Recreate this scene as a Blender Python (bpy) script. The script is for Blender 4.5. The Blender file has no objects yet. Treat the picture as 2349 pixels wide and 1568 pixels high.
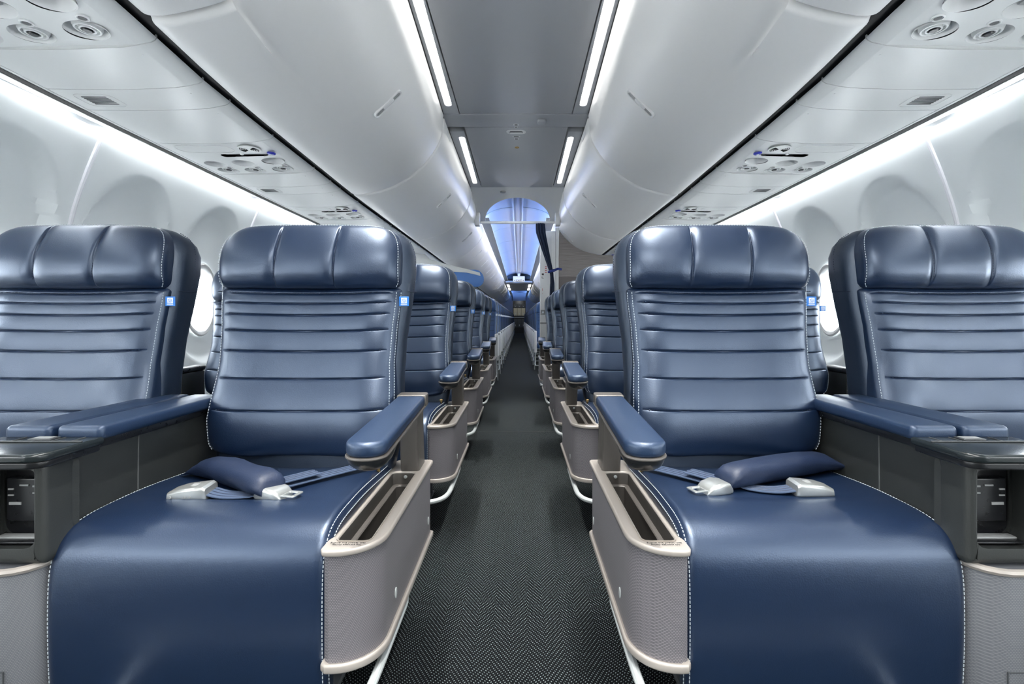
import bpy, bmesh, math, random
from mathutils import Vector, Matrix
from mathutils.geometry import delaunay_2d_cdt
random.seed(7)
PI = math.pi
SC = bpy.context.scene
COL = SC.collection

# ------------------------------------------------------------------ camera, world, exposure
CAMX, CAMZ = 0.024, 0.82
cam = bpy.data.cameras.new('camera')
cam.lens = 17.0; cam.sensor_width = 36.0; cam.sensor_fit = 'HORIZONTAL'
cam.shift_x = -17.5/2349; cam.shift_y = -54/2349
cam.clip_start = 0.02; cam.clip_end = 200
camo = bpy.data.objects.new('camera', cam); COL.objects.link(camo)
camo.location = (CAMX, 0, CAMZ); camo.rotation_euler = (PI/2, 0, 0)
SC.camera = camo
SC.view_settings.view_transform = 'Standard'; SC.view_settings.look = 'None'
SC.view_settings.gamma = 1; SC.view_settings.use_curve_mapping = False
SC.view_settings.exposure = 0.66
w = bpy.data.worlds.new('world'); SC.world = w; w.use_nodes = True
w.node_tree.nodes['Background'].inputs[0].default_value = (0.95, 0.98, 1.0, 1)
w.node_tree.nodes['Background'].inputs[1].default_value = 11.0

STRIP_E = 3.2     # aisle ceiling strip lights
COVE_E = 24.0       # wall wash strips
MOOD_E = 12.0       # blue mood light in the rear cabin

def area(name, loc, rot, sx, sy, e, col=(1, 1, 1)):
    l = bpy.data.lights.new(name, 'AREA'); l.shape = 'RECTANGLE'; l.size = sx; l.size_y = sy
    l.energy = e; l.color = col
    o = bpy.data.objects.new(name, l); COL.objects.link(o); o.location = loc; o.rotation_euler = rot
    return o
# unseen overhead fill added behind the camera to light the seats
area('entry_overhead_fill', (0, -0.75, 2.08), (0, 0, 0), 1.5, 1.3, 50, (1.0, 0.985, 0.96))
# unseen side fills added behind the camera, brightening the seat backs
area('entry_side_fill_left', (-1.62, -1.0, 1.45), (0, -PI/2, 0), 1.0, 0.8, 15, (0.93, 0.97, 1.0))
area('entry_side_fill_right', (1.62, -1.0, 1.45), (0, PI/2, 0), 1.0, 0.8, 15, (0.93, 0.97, 1.0))

# downlight of the four aisle strip lights (LED bars sitting in the troughs)
for s_ in (-1, 1):
    for (y_, l_, x_) in ((.70, 4.3, .385), (4.06, 1.1, .398)):
        a_ = area('aisle_led_bar', (s_*x_, y_, 2.108), (0, 0, 0), .035, l_, 4.2*l_, (1.0, .985, .95)); a_.data.spread = math.radians(62)
# wall wash light bars under the outer edge of the service panels
for s_ in (-1, 1):
    area('wall_wash_bar', (s_*1.640, 3.3, CAMZ+.762), (0, -s_*.62, 0), .018, 9.6, 8.5, (.97, .99, 1.0))
# slim light lines along the inner edge of the rear light shelves, washing the opposite bins
for s_ in (-1, 1):
    area('bin_wash_line', (s_*.340, 10.8, CAMZ+1.207), (0, s_*(PI/2-.35), 0), .014, 8.8, 22, (1.0, .98, .95))
# ------------------------------------------------------------------ materials
def nt(name):
    m = bpy.data.materials.new(name); m.use_nodes = True
    return m, m.node_tree, m.node_tree.nodes['Principled BSDF']
def mat(name, col, rough=0.5, metal=0.0, coat=0.0, bump=None, spec=0.5, vary=0.0):
    m, t, b = nt(name)
    b.inputs['Base Color'].default_value = (*col, 1); b.inputs['Roughness'].default_value = rough
    b.inputs['Metallic'].default_value = metal; b.inputs['Coat Weight'].default_value = coat
    b.inputs['Coat Roughness'].default_value = 0.25
    b.inputs['Specular IOR Level'].default_value = spec
    tc = t.nodes.new('ShaderNodeTexCoord')
    n = t.nodes.new('ShaderNodeTexNoise'); sc, st = bump if bump else (60, 0.02)
    n.inputs['Scale'].default_value = sc; n.inputs['Detail'].default_value = 3
    t.links.new(tc.outputs['Object'], n.inputs['Vector'])
    if bump:
        bp = t.nodes.new('ShaderNodeBump'); bp.inputs['Strength'].default_value = st; bp.inputs['Distance'].default_value = 0.002
        t.links.new(n.outputs['Fac'], bp.inputs['Height']); t.links.new(bp.outputs['Normal'], b.inputs['Normal'])
    r = t.nodes.new('ShaderNodeMapRange'); r.inputs['To Min'].default_value = rough*0.93; r.inputs['To Max'].default_value = min(1, rough*1.07)
    t.links.new(n.outputs['Fac'], r.inputs['Value']); t.links.new(r.outputs['Result'], b.inputs['Roughness'])
    return m
def emit(name, col, e):
    m, t, b = nt(name)
    b.inputs['Base Color'].default_value = (*col, 1)
    b.inputs['Emission Color'].default_value = (*col, 1); b.inputs['Emission Strength'].default_value = e
    return m
def leather(name, col, rough=0.37):
    m, t, b = nt(name)
    b.inputs['Base Color'].default_value = (*col, 1); b.inputs['Roughness'].default_value = rough
    b.inputs['Specular IOR Level'].default_value = 1.0
    b.inputs['Coat Weight'].default_value = 0.4; b.inputs['Coat Roughness'].default_value = 0.36
    b.inputs['Specular Tint'].default_value = (0.62, 0.77, 1.0, 1); b.inputs['Coat Tint'].default_value = (0.9, 0.95, 1.0, 1)
    tc = t.nodes.new('ShaderNodeTexCoord')
    v = t.nodes.new('ShaderNodeTexVoronoi'); v.inputs['Scale'].default_value = 420
    n = t.nodes.new('ShaderNodeTexNoise'); n.inputs['Scale'].default_value = 16; n.inputs['Detail'].default_value = 3
    mx = t.nodes.new('ShaderNodeMath'); mx.operation = 'MULTIPLY_ADD'; mx.inputs[1].default_value = 5.0
    t.links.new(tc.outputs['Object'], v.inputs['Vector']); t.links.new(tc.outputs['Object'], n.inputs['Vector'])
    t.links.new(n.outputs['Fac'], mx.inputs[0]); t.links.new(v.outputs['Distance'], mx.inputs[2])
    bp = t.nodes.new('ShaderNodeBump'); bp.inputs['Strength'].default_value = 0.13; bp.inputs['Distance'].default_value = 0.001
    t.links.new(mx.outputs[0], bp.inputs['Height']); t.links.new(bp.outputs['Normal'], b.inputs['Normal'])
    return m
def mathn(t, op, a, b=None, c=None):
    n = t.nodes.new('ShaderNodeMath'); n.operation = op
    for i, x in enumerate((a, b, c)):
        if x is None: continue
        if isinstance(x, (int, float)): n.inputs[i].default_value = x
        else: t.links.new(x, n.inputs[i])
    return n.outputs[0]
def carpet_mat():
    m, t, b = nt('herringbone_carpet')
    tc = t.nodes.new('ShaderNodeTexCoord'); s = t.nodes.new('ShaderNodeSeparateXYZ')
    t.links.new(tc.outputs['Object'], s.inputs[0])
    x, y = s.outputs[0], s.outputs[1]
    W = 0.045
    pp = mathn(t, 'PINGPONG', x, W)
    v = mathn(t, 'ADD', mathn(t, 'MULTIPLY', pp, 0.75), y)
    row = mathn(t, 'FLOOR', mathn(t, 'DIVIDE', v, 0.0080))
    fr = mathn(t, 'FRACT', mathn(t, 'DIVIDE', v, 0.0080))
    fx = mathn(t, 'FRACT', mathn(t, 'ADD', mathn(t, 'DIVIDE', x, 0.0070), mathn(t, 'MULTIPLY', row, 0.5)))
    m1 = mathn(t, 'LESS_THAN', fr, 0.32); m2 = mathn(t, 'LESS_THAN', fx, 0.40)
    n = t.nodes.new('ShaderNodeTexNoise'); n.inputs['Scale'].default_value = 420; n.inputs['Detail'].default_value = 2
    t.links.new(tc.outputs['Object'], n.inputs['Vector'])
    nn = mathn(t, 'GREATER_THAN', n.outputs['Fac'], 0.40)
    k = mathn(t, 'MULTIPLY', mathn(t, 'MULTIPLY', m1, m2), nn)
    mix = t.nodes.new('ShaderNodeMix'); mix.data_type = 'RGBA'
    mix.inputs['A'].default_value = (0.0008, 0.0014, 0.0022, 1); mix.inputs['B'].default_value = (0.17, 0.205, 0.21, 1)
    t.links.new(k, mix.inputs['Factor'])
    t.links.new(mix.outputs['Result'], b.inputs['Base Color'])
    b.inputs['Roughness'].default_value = 0.95; b.inputs['Specular IOR Level'].default_value = 0.15
    bp = t.nodes.new('ShaderNodeBump'); bp.inputs['Strength'].default_value = 0.6; bp.inputs['Distance'].default_value = 0.002
    t.links.new(n.outputs['Fac'], bp.inputs['Height']); t.links.new(bp.outputs['Normal'], b.inputs['Normal'])
    return m
def meshy_mat(name, c0, c1):
    m, t, b = nt(name)
    tc = t.nodes.new('ShaderNodeTexCoord'); s = t.nodes.new('ShaderNodeSeparateXYZ')
    t.links.new(tc.outputs['Object'], s.inputs[0])
    p = 0.0046
    u = mathn(t, 'DIVIDE', mathn(t, 'ADD', s.outputs[0], s.outputs[1]), p); z = mathn(t, 'DIVIDE', s.outputs[2], p*0.62)
    r = mathn(t, 'FLOOR', z)
    a = mathn(t, 'SUBTRACT', mathn(t, 'FRACT', mathn(t, 'ADD', u, mathn(t, 'MULTIPLY', r, 0.5))), 0.5)
    c = mathn(t, 'SUBTRACT', mathn(t, 'FRACT', z), 0.5)
    d = mathn(t, 'SQRT', mathn(t, 'ADD', mathn(t, 'MULTIPLY', a, a), mathn(t, 'MULTIPLY', c, c)))
    mr = t.nodes.new('ShaderNodeMapRange'); mr.inputs['From Min'].default_value = 0.22; mr.inputs['From Max'].default_value = 0.48
    t.links.new(d, mr.inputs['Value'])
    mix = t.nodes.new('ShaderNodeMix'); mix.data_type = 'RGBA'
    mix.inputs['A'].default_value = (*c0, 1); mix.inputs['B'].default_value = (*c1, 1)
    t.links.new(mr.outputs['Result'], mix.inputs['Factor']); t.links.new(mix.outputs['Result'], b.inputs['Base Color'])
    b.inputs['Roughness'].default_value = 0.5; b.inputs['Metallic'].default_value = 0.15
    return m
def wood_mat(name, c0, c1):
    m, t, b = nt(name)
    tc = t.nodes.new('ShaderNodeTexCoord'); mp = t.nodes.new('ShaderNodeMapping'); mp.inputs['Scale'].default_value = (2.5, 2.5, 110)
    n = t.nodes.new('ShaderNodeTexNoise'); n.inputs['Scale'].default_value = 2.0; n.inputs['Detail'].default_value = 6; n.inputs['Roughness'].default_value = 0.7
    t.links.new(tc.outputs['Object'], mp.inputs[0]); t.links.new(mp.outputs[0], n.inputs['Vector'])
    mr = t.nodes.new('ShaderNodeMapRange'); mr.inputs['From Min'].default_value = 0.35; mr.inputs['From Max'].default_value = 0.65
    t.links.new(n.outputs['Fac'], mr.inputs['Value'])
    mix = t.nodes.new('ShaderNodeMix'); mix.data_type = 'RGBA'
    mix.inputs['A'].default_value = (*c0, 1); mix.inputs['B'].default_value = (*c1, 1)
    t.links.new(mr.outputs['Result'], mix.inputs['Factor']); t.links.new(mix.outputs['Result'], b.inputs['Base Color'])
    b.inputs['Roughness'].default_value = 0.55
    return m

M = {}
M['leather'] = leather('navy_leather', (0.003, 0.0115, 0.036))
M['leather_dark'] = leather('navy_leather_shell', (0.003, 0.0085, 0.022), 0.46)
M['leather_econ'] = leather('economy_blue_leather', (0.010, 0.055, 0.17), 0.40)
M['pad'] = leather('armrest_pad_vinyl', (0.006, 0.019, 0.052), 0.44)
M['beltpad'] = mat('belt_pad_fabric', (0.010, 0.020, 0.052), 0.5, bump=(300, 0.2))
M['webbing'] = mat('belt_webbing', (0.055, 0.085, 0.15), 0.6, bump=(900, 0.5))
M['stitch'] = mat('stitch_thread', (0.52, 0.58, 0.62), 0.7)
M['stitch_dark'] = mat('dark_thread', (0.012, 0.022, 0.05), 0.7)
M['cover'] = mat('charcoal_console_plastic', (0.030, 0.033, 0.032), 0.42, bump=(500, 0.12))
M['joint'] = mat('dark_joint_plastic', (0.085, 0.09, 0.09), 0.45)
M['black'] = mat('black_plastic', (0.012, 0.013, 0.015), 0.28)
M['blackgap'] = mat('black_gap_rubber', (0.006, 0.006, 0.007), 0.7)
M['tray'] = mat('tray_black_laminate', (0.014, 0.019, 0.021), 0.2)
M['champ'] = mat('champagne_metal_paint', (0.40, 0.365, 0.33), 0.40, metal=0.25)
M['taupe'] = mat('taupe_armrest_post', (0.105, 0.096, 0.088), 0.42, metal=0.2)
M['mesh'] = meshy_mat('grey_honeycomb_fabric', (0.24, 0.225, 0.24), (0.12, 0.115, 0.125))
M['meshlow'] = meshy_mat('pedestal_honeycomb_fabric', (0.20, 0.21, 0.22), (0.13, 0.135, 0.15))
M['silver'] = mat('silver_tube', (0.50, 0.53, 0.53), 0.5, metal=0.15)
M['chrome'] = mat('brushed_buckle_metal', (0.50, 0.52, 0.51), 0.30, metal=0.7)
M['bin'] = mat('bin_offwhite_plastic', (0.82, 0.82, 0.81), 0.34, bump=(700, 0.05))
M['psu'] = mat('service_panel_grey_plastic', (0.76, 0.775, 0.77), 0.34, bump=(700, 0.05))
M['ceil'] = mat('ceiling_panel_grey', (0.46, 0.475, 0.50), 0.45, bump=(700, 0.05))
M['white'] = mat('white_plastic', (0.78, 0.79, 0.79), 0.35)
M['wall'] = mat('sidewall_white_plastic', (0.84, 0.885, 0.90), 0.5, bump=(600, 0.05))
M['rib'] = mat('sidewall_joint_strip', (0.70, 0.71, 0.76), 0.4)
M['grey'] = mat('grey_plastic', (0.30, 0.31, 0.31), 0.4)
M['darkgrey'] = mat('dark_grey_plastic', (0.06, 0.065, 0.07), 0.45)
M['strip'] = emit('aisle_light_lens', (1.0, 0.985, 0.95), STRIP_E)
M['cove'] = emit('wall_wash_light', (0.98, 0.99, 1.0), COVE_E)
M['mood'] = emit('blue_mood_light', (0.12, 0.34, 1.0), MOOD_E*2.2)
M['moodw'] = emit('white_mood_light', (0.85, 0.92, 1.0), MOOD_E*.45)
M['endw'] = emit('vault_fill_light', (0.9, 0.95, 1.0), 14)
M['vault'] = mat('vault_grey_plastic', (0.32, 0.325, 0.34), 0.35)
M['tagblue'] = mat('seat_tag_blue', (0.01, 0.18, 0.62), 0.5)
M['tagwhite'] = mat('seat_tag_white', (0.80, 0.86, 0.92), 0.5)
M['callblue'] = mat('call_button_blue', (0.01, 0.02, 0.42), 0.3)
M['carpet'] = carpet_mat()
M['wood'] = wood_mat('grey_woodgrain_laminate', (0.20, 0.175, 0.17), (0.34, 0.31, 0.30))
M['wood2'] = wood_mat('taupe_laminate', (0.165, 0.145, 0.14), (0.20, 0.18, 0.175))
M['divider'] = mat('blue_divider_plastic', (0.10, 0.25, 0.62), 0.4)
M['curtain'] = mat('navy_curtain_fabric', (0.010, 0.022, 0.060), 0.75)
M['tie'] = mat('blue_curtain_tie', (0.01, 0.03, 0.22), 0.6)
M['ink'] = mat('dark_print', (0.05, 0.05, 0.05), 0.6)
M['inkgrey'] = mat('grey_print', (0.07, 0.065, 0.06), 0.6)
M['red'] = mat('red_print', (0.5, 0.04, 0.03), 0.6)
M['beige'] = mat('galley_beige_door', (0.50, 0.45, 0.32), 0.4)
M['brass'] = mat('brass_fitting', (0.55, 0.38, 0.16), 0.3, metal=0.8)
M['signcream'] = emit('lit_exit_sign', (0.70, 0.67, 0.56), 0.12)
def glass():
    m, t, b = nt('window_acrylic')
    b.inputs['Base Color'].default_value = (0.95, 0.98, 1, 1); b.inputs['Roughness'].default_value = 0.05
    b.inputs['Transmission Weight'].default_value = 1.0; b.inputs['IOR'].default_value = 1.02
    return m
M['glass'] = glass()

# ------------------------------------------------------------------ mesh building helpers
class MB:
    def __init__(s): s.v = []; s.f = []; s.m = []
    def add(s, vs, fs, mi=0):
        k = len(s.v); s.v += [tuple(p) for p in vs]; s.f += [tuple(i+k for i in f) for f in fs]; s.m += [mi]*len(fs)
        return s
    def loft(s, rings, cap=True, closed=True, loop=False, mi=0):
        n = len(rings[0]); vs = [p for r in rings for p in r]; fs = []
        R = len(rings)
        for i in range(R if loop else R-1):
            a = i*n; b = ((i+1) % R)*n
            for j in range(n if closed else n-1):
                k = (j+1) % n
                fs.append((a+j, a+k, b+k, b+j))
        if cap and not loop:
            fs.append(tuple(range(n-1, -1, -1))); fs.append(tuple((R-1)*n+j for j in range(n)))
        return s.add(vs, fs, mi)
    def box(s, x0, x1, y0, y1, z0, z1, r=0.0, seg=3, mi=0):
        if x0 > x1: x0, x1 = x1, x0
        if y0 > y1: y0, y1 = y1, y0
        if z0 > z1: z0, z1 = z1, z0
        bm = bmesh.new(); bmesh.ops.create_cube(bm, size=1)
        for v in bm.verts:
            v.co = Vector(((x0+x1)/2+v.co.x*(x1-x0), (y0+y1)/2+v.co.y*(y1-y0), (z0+z1)/2+v.co.z*(z1-z0)))
        if r > 0:
            r = min(r, 0.49*min(x1-x0, y1-y0, z1-z0))
            bmesh.ops.bevel(bm, geom=bm.edges[:], offset=r, segments=seg, profile=0.5, affect='EDGES')
        bm.verts.index_update()
        s.add([v.co[:] for v in bm.verts], [[v.index for v in f.verts] for f in bm.faces], mi); bm.free()
        return s
    def tube(s, path, r, n=10, cap=True, mi=0, loop=False, flat=None):
        P = [Vector(p) for p in path]; rings = []
        up = None; K = len(P)
        for i, p in enumerate(P):
            if loop: d = P[(i+1) % K]-P[i-1]
            else: d = P[min(i+1, K-1)]-P[max(i-1, 0)]
            d.normalize()
            if up is None:
                up = Vector((0, 0, 1)) if abs(d.z) < 0.9 else Vector((1, 0, 0))
            a = d.cross(up); a.normalize(); up = a.cross(d); up.normalize()
            rr = r[i] if isinstance(r, (list, tuple)) else r
            f1, f2 = flat if flat else (1, 1)
            rings.append([tuple(p + a*rr*f1*math.cos(t*2*PI/n) + up*rr*f2*math.sin(t*2*PI/n)) for t in range(n)])
        return s.loft(rings, cap, True, loop, mi)
    def slab(s, out, z0, z1, r=0.004, seg=3, mi=0, tf=None):
        """plan outline extruded along z with rounded rims; tf maps (a,b,c) -> world"""
        tf = tf or (lambda a, b, c: (a, b, c)); rings = []
        r = min(r, abs(z1-z0)*0.49)
        for k in range(seg+1):
            t = PI/2*k/seg; o = offset(out, -r*(1-math.sin(t))); rings.append([tf(a, b, z0+r*(1-math.cos(t))) for a, b in o])
        for k in range(seg, -1, -1):
            t = PI/2*k/seg; o = offset(out, -r*(1-math.sin(t))); rings.append([tf(a, b, z1-r*(1-math.cos(t))) for a, b in o])
        return s.loft(rings, True, mi=mi)
    def frame(s, outer, inner, z0, z1, r=0.003, seg=2, mi=0, tf=None, N=72):
        tf = tf or (lambda a, b, c: (a, b, c))
        A = resample(outer, N); B = resample(inner, N); rings = []
        for k in range(seg+1):
            t = PI/2*k/seg; rings.append([tf(a, b, z0+r*(1-math.cos(t))) for a, b in offset(A, -r*(1-math.sin(t)))])
        for k in range(seg, -1, -1):
            t = PI/2*k/seg; rings.append([tf(a, b, z1-r*(1-math.cos(t))) for a, b in offset(A, -r*(1-math.sin(t)))])
        for k in range(seg+1):
            t = PI/2*k/seg; rings.append([tf(a, b, z1-r*(1-math.sin(t))) for a, b in offset(B, r*(1-math.cos(t)))][::1])
        rings.append([tf(a, b, z0) for a, b in B])
        return s.loft(rings, False, True, True, mi)
    def lathe(s, c, prof, n=20, mi=0, tf=None, cap=True):
        """prof: list of (radius, height) about +z at c"""
        tf = tf or (lambda a, b, z: (c[0]+a, c[1]+b, c[2]+z))
        return s.loft([[tf(r*math.cos(2*PI*i/n), r*math.sin(2*PI*i/n), h) for i in range(n)] for r, h in prof], cap, mi=mi)
    def dashes(s, path, r=0.0009, dash=0.0045, gap=0.003, mi=0):
        P = [Vector(p) for p in path]; L = [0]
        for a, b in zip(P, P[1:]): L.append(L[-1]+(b-a).length)
        def at(t):
            for i in range(len(P)-1):
                if t <= L[i+1]: 
                    q = (t-L[i])/max(1e-9, L[i+1]-L[i]); return P[i].lerp(P[i+1], q)
            return P[-1]
        t = 0
        while t+dash < L[-1]:
            s.tube([at(t), at(t+dash)], r, 4, mi=mi); t += dash+gap
        return s
    def build(s, name, mats, parent=None, org=(0, 0, 0), sharp=35, smooth=True, recalc=True):
        me = bpy.data.meshes.new(name)
        o = Vector(org)
        me.from_pydata([Vector(p)-o for p in s.v], [], s.f)
        if not isinstance(mats, (list, tuple)): mats = [mats]
        for m in mats: me.materials.append(m)
        me.polygons.foreach_set('material_index', s.m)
        if recalc:
            bm = bmesh.new(); bm.from_mesh(me); bmesh.ops.recalc_face_normals(bm, faces=bm.faces); bm.to_mesh(me); bm.free()
        me.polygons.foreach_set('use_smooth', [smooth]*len(me.polygons))
        if smooth: me.set_sharp_from_angle(angle=math.radians(sharp))
        me.update()
        ob = bpy.data.objects.new(name, me); COL.objects.link(ob)
        if parent is not None: ob.parent = parent
        return ob
def offset(P, d):
    """move closed 2D outline outward by d (negative = inward)"""
    if abs(d) < 1e-9: return list(P)
    n = len(P); A = sum(P[i][0]*P[(i+1) % n][1]-P[(i+1) % n][0]*P[i][1] for i in range(n))
    sg = 1 if A > 0 else -1; out = []
    for i in range(n):
        ax, ay = P[i][0]-P[i-1][0], P[i][1]-P[i-1][1]; bx, by = P[(i+1) % n][0]-P[i][0], P[(i+1) % n][1]-P[i][1]
        la = math.hypot(ax, ay) or 1e-9; lb = math.hypot(bx, by) or 1e-9
        nx, ny = ay/la+by/lb, -ax/la-bx/lb; l = math.hypot(nx, ny) or 1e-9
        k = min(1.6, 2/max(l, .5))*1.0
        out.append((P[i][0]+sg*d*nx/l*min(k, 1.5), P[i][1]+sg*d*ny/l*min(k, 1.5)))
    return out
def resample(P, N):
    n = len(P); i0 = max(range(n), key=lambda i: P[i][0]+0.3*P[i][1]); P = P[i0:]+P[:i0]
    A = sum(P[i][0]*P[(i+1) % n][1]-P[(i+1) % n][0]*P[i][1] for i in range(n))
    if A < 0: P = [P[0]]+P[1:][::-1]
    L = [0]
    for i in range(n): L.append(L[-1]+math.dist(P[i], P[(i+1) % n]))
    out = []; j = 0
    for k in range(N):
        t = L[-1]*k/N
        while L[j+1] < t: j += 1
        q = (t-L[j])/max(1e-9, L[j+1]-L[j]); a, b = P[j], P[(j+1) % n]
        out.append((a[0]+(b[0]-a[0])*q, a[1]+(b[1]-a[1])*q))
    return out
def rrect(x0, x1, y0, y1, r, seg=6):
    """counter-clockwise rounded rectangle; r = radius or [sw, se, ne, nw]"""
    if x0 > x1: x0, x1 = x1, x0
    if not isinstance(r, (list, tuple)): r = [r]*4
    P = []
    for (cx, cy, a0, rr) in ((x0+r[0], y0+r[0], PI, r[0]), (x1-r[1], y0+r[1], 1.5*PI, r[1]), (x1-r[2], y1-r[2], 0, r[2]), (x0+r[3], y1-r[3], .5*PI, r[3])):
        for k in range(seg+1):
            a = a0+PI/2*k/seg; P.append((cx+rr*math.cos(a), cy+rr*math.sin(a)))
    Q = [P[0]]
    for p in P[1:]:
        if math.dist(p, Q[-1]) > 1e-6: Q.append(p)
    return Q
def circ(cx, cy, r, n=20, ry=None):
    return [(cx+r*math.cos(2*PI*i/n), cy+(ry or r)*math.sin(2*PI*i/n)) for i in range(n)]
def spline(P, n=6):
    P = [Vector(p) for p in P]; Q = [2*P[0]-P[1]]+P+[2*P[-1]-P[-2]]; out = []
    for i in range(1, len(Q)-2):
        a, b, c, d = Q[i-1:i+3]
        for k in range(n):
            t = k/n
            out.append(0.5*((2*b)+(c-a)*t+(2*a-5*b+4*c-d)*t*t+(3*b-a-3*c+d)*t**3))
    out.append(P[-1]); return [tuple(p) for p in out]
def lerp(tab, x):
    if x <= tab[0][0]: return tab[0][1]
    for (a, va), (b, vb) in zip(tab, tab[1:]):
        if x <= b: return va+(vb-va)*(x-a)/(b-a)
    return tab[-1][1]
def hole_panel(mb, outer, holes, tf, mi=0):
    vs = []; es = []
    for poly in [outer]+holes:
        k = len(vs); n = len(poly); vs += [Vector(p) for p in poly]; es += [(k+i, k+(i+1) % n) for i in range(n)]
    r = delaunay_2d_cdt(vs, es, [], 0, 1e-6); V = [(p.x, p.y) for p in r[0]]
    def inside(x, y, P):
        c = False
        for i in range(len(P)):
            (x1, y1), (x2, y2) = P[i-1], P[i]
            if (y1 > y) != (y2 > y) and x < (x2-x1)*(y-y1)/(y2-y1)+x1: c = not c
        return c
    F = []
    for f in r[2]:
        cx = sum(V[i][0] for i in f)/len(f); cy = sum(V[i][1] for i in f)/len(f)
        if inside(cx, cy, outer) and not any(inside(cx, cy, h) for h in holes): F.append(tuple(f))
    mb.add([tf(*p) for p in V], F, mi)
def tag(o, label=None, cat=None, group=None, kind=None):
    if label: o['label'] = label
    if cat: o['category'] = cat
    if group: o['group'] = group
    if kind: o['kind'] = kind
    return o
def thing(name, label, cat, loc=(0, 0, 0), group=None):
    o = bpy.data.objects.new(name, None); COL.objects.link(o); o.location = loc; o.empty_display_size = .05
    return tag(o, label, cat, group)
def dup(root, loc, label=None, group=None, skip=()):
    r = root.copy(); COL.objects.link(r); r.location = loc
    if label: r['label'] = label
    if group: r['group'] = group
    for ch in root.children:
        if ch.name.split('.')[0] in skip: continue
        c = ch.copy(); COL.objects.link(c); c.parent = r
        for g in ch.children:
            d = g.copy(); COL.objects.link(d); d.parent = c
    return r
ORD = ['first', 'second', 'third', 'fourth', 'fifth', 'sixth', 'seventh', 'eighth', 'ninth', 'tenth', 'eleventh', 'twelfth', 'thirteenth',
       'fourteenth', 'fifteenth', 'sixteenth', 'seventeenth', 'eighteenth', 'nineteenth', 'twentieth', 'twenty-first', 'twenty-second',
       'twenty-third', 'twenty-fourth', 'twenty-fifth', 'twenty-sixth', 'twenty-seventh', 'twenty-eighth', 'twenty-ninth', 'thirtieth']
SIDE = {-1: 'left', 1: 'right'}

# ------------------------------------------------------------------ fuselage taper near the nose
def tpr(X, d):
    t = lerp([(-2.5, .26), (0, .15), (1.2, .088), (1.64, .045), (2.0, .03), (3.2, 0)], d)
    k = lerp([(0.30, 0.5), (0.36, .5), (0.47, 2.6), (0.7, 1.2), (1.1, 1), (1.6, .35), (1.9, .25)], abs(X))
    if abs(X) < .8 and d < 2: t = lerp([(-2.5, .06), (2.0, .03)], d)
    return X*(1-t*k)
YS0, YEND = -1.9, 28.0
def stations(y0, y1, step=.25):
    n = max(1, int(round((y1-y0)/step))); return [y0+(y1-y0)*i/n for i in range(n+1)]

# ------------------------------------------------------------------ floor
mb = MB(); mb.box(-1.9, 1.9, YS0, YEND+2, -0.03, 0)
tag(mb.build('floor', M['carpet'], smooth=False), 'dark herringbone carpet running down the aisle', kind='structure')
mb = MB(); mb.box(-.6, .6, 3.495, 3.501, 0, .0012)
tag(mb.build('trim_1', M['blackgap'], smooth=False), 'thin dark seam across the aisle carpet', kind='structure')

# ------------------------------------------------------------------ side walls with window reveals
WALLP = spline([(1.672, 1.575, 0), (1.745, 1.40, 0), (1.805, 1.21, 0), (1.835, 1.0, 0), (1.835, .7, 0), (1.78, .35, 0), (1.64, 0.0, 0)], 14)
PITCHW = 1.22; RIB0 = 1.95
RIBS = [RIB0+PITCHW*i for i in range(-4, 22)]
WINC = [RIB0+.305+.61*i for i in range(-8, 44)]
WZ, WRY, WRZ = 0.93, 0.125, 0.185
def wall(side):
    ys = []
    y = YS0
    while y < 7.5: ys.append(y); y += .0235
    while y < YEND+2: ys.append(y); y += .12
    # profile densely sampled
    P = WALLP; Q = []
    for a, b in zip(P, P[1:]):
        n = 2 if a[1] > .55 else 1
        for k in range(n): Q.append((a[0]+(b[0]-a[0])*k/n, a[1]+(b[1]-a[1])*k/n))
    Q.append(P[-1][:2]); vs = []; nq = len(Q)
    for y in ys:
        c = min(WINC, key=lambda q: abs(q-y)); 
        for x, z in Q:
            d = 0
            if y < 7.5 and c > YS0:
                # arch shaped reveal
                u = abs(y-c)/.285; v = (z-.93)/.55 if z > .93 else (z-.93)/.38
                rr = (u**2.2+abs(v)**2.2)**(1/2.2)
                q = max(0, min(1, (1-rr)/.13)); d = .042*q*q*(3-2*q)
                rw = ((y-c)/(.165))**2+((z-WZ)/.225)**2
            vs.append((side*tpr(x+d, y), y, z))
    fs = []
    for i in range(len(ys)-1):
        ym = (ys[i]+ys[i+1])/2
        c = min(WINC, key=lambda q: abs(q-ym))
        for j in range(nq-1):
            zm = (Q[j][1]+Q[j+1][1])/2
            if ym < 7.5 and ((ym-c)/(WRY+.004))**2+((zm-WZ)/(WRZ+.004))**2 < 1: continue
            fs.append((i*nq+j, i*nq+j+1, (i+1)*nq+j+1, (i+1)*nq+j))
    mb = MB(); mb.add(vs, fs)
    o = mb.build('wall_'+SIDE[side], M['wall'], recalc=False)
    tag(o, 'white curved cabin sidewall with arched window reveals on the %s' % SIDE[side], kind='structure')
wall(-1); wall(1)
def wallx(z, y, side=1):
    for a, b in zip(WALLP, WALLP[1:]):
        if b[1] <= z <= a[1]:
            return side*tpr(a[0]+(b[0]-a[0])*(a[1]-z)/(a[1]-b[1]), y)
    return side*tpr(1.7, y)
# joint strips between wall panels
k = 2
for side in (-1, 1):
    for r in RIBS:
        if r < .5 or r > 7: continue
        mb = MB(); P = []
        for a in WALLP[::3]: P.append((side*(abs(tpr(a[0], r))-.001), r, a[1]))
        mb.tube(P, .009, 8)
        o = mb.build('trim_%d' % k, M['rib']); k += 1
        tag(o, 'pale joint strip between sidewall panels on the %s' % SIDE[side], kind='structure')
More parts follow.
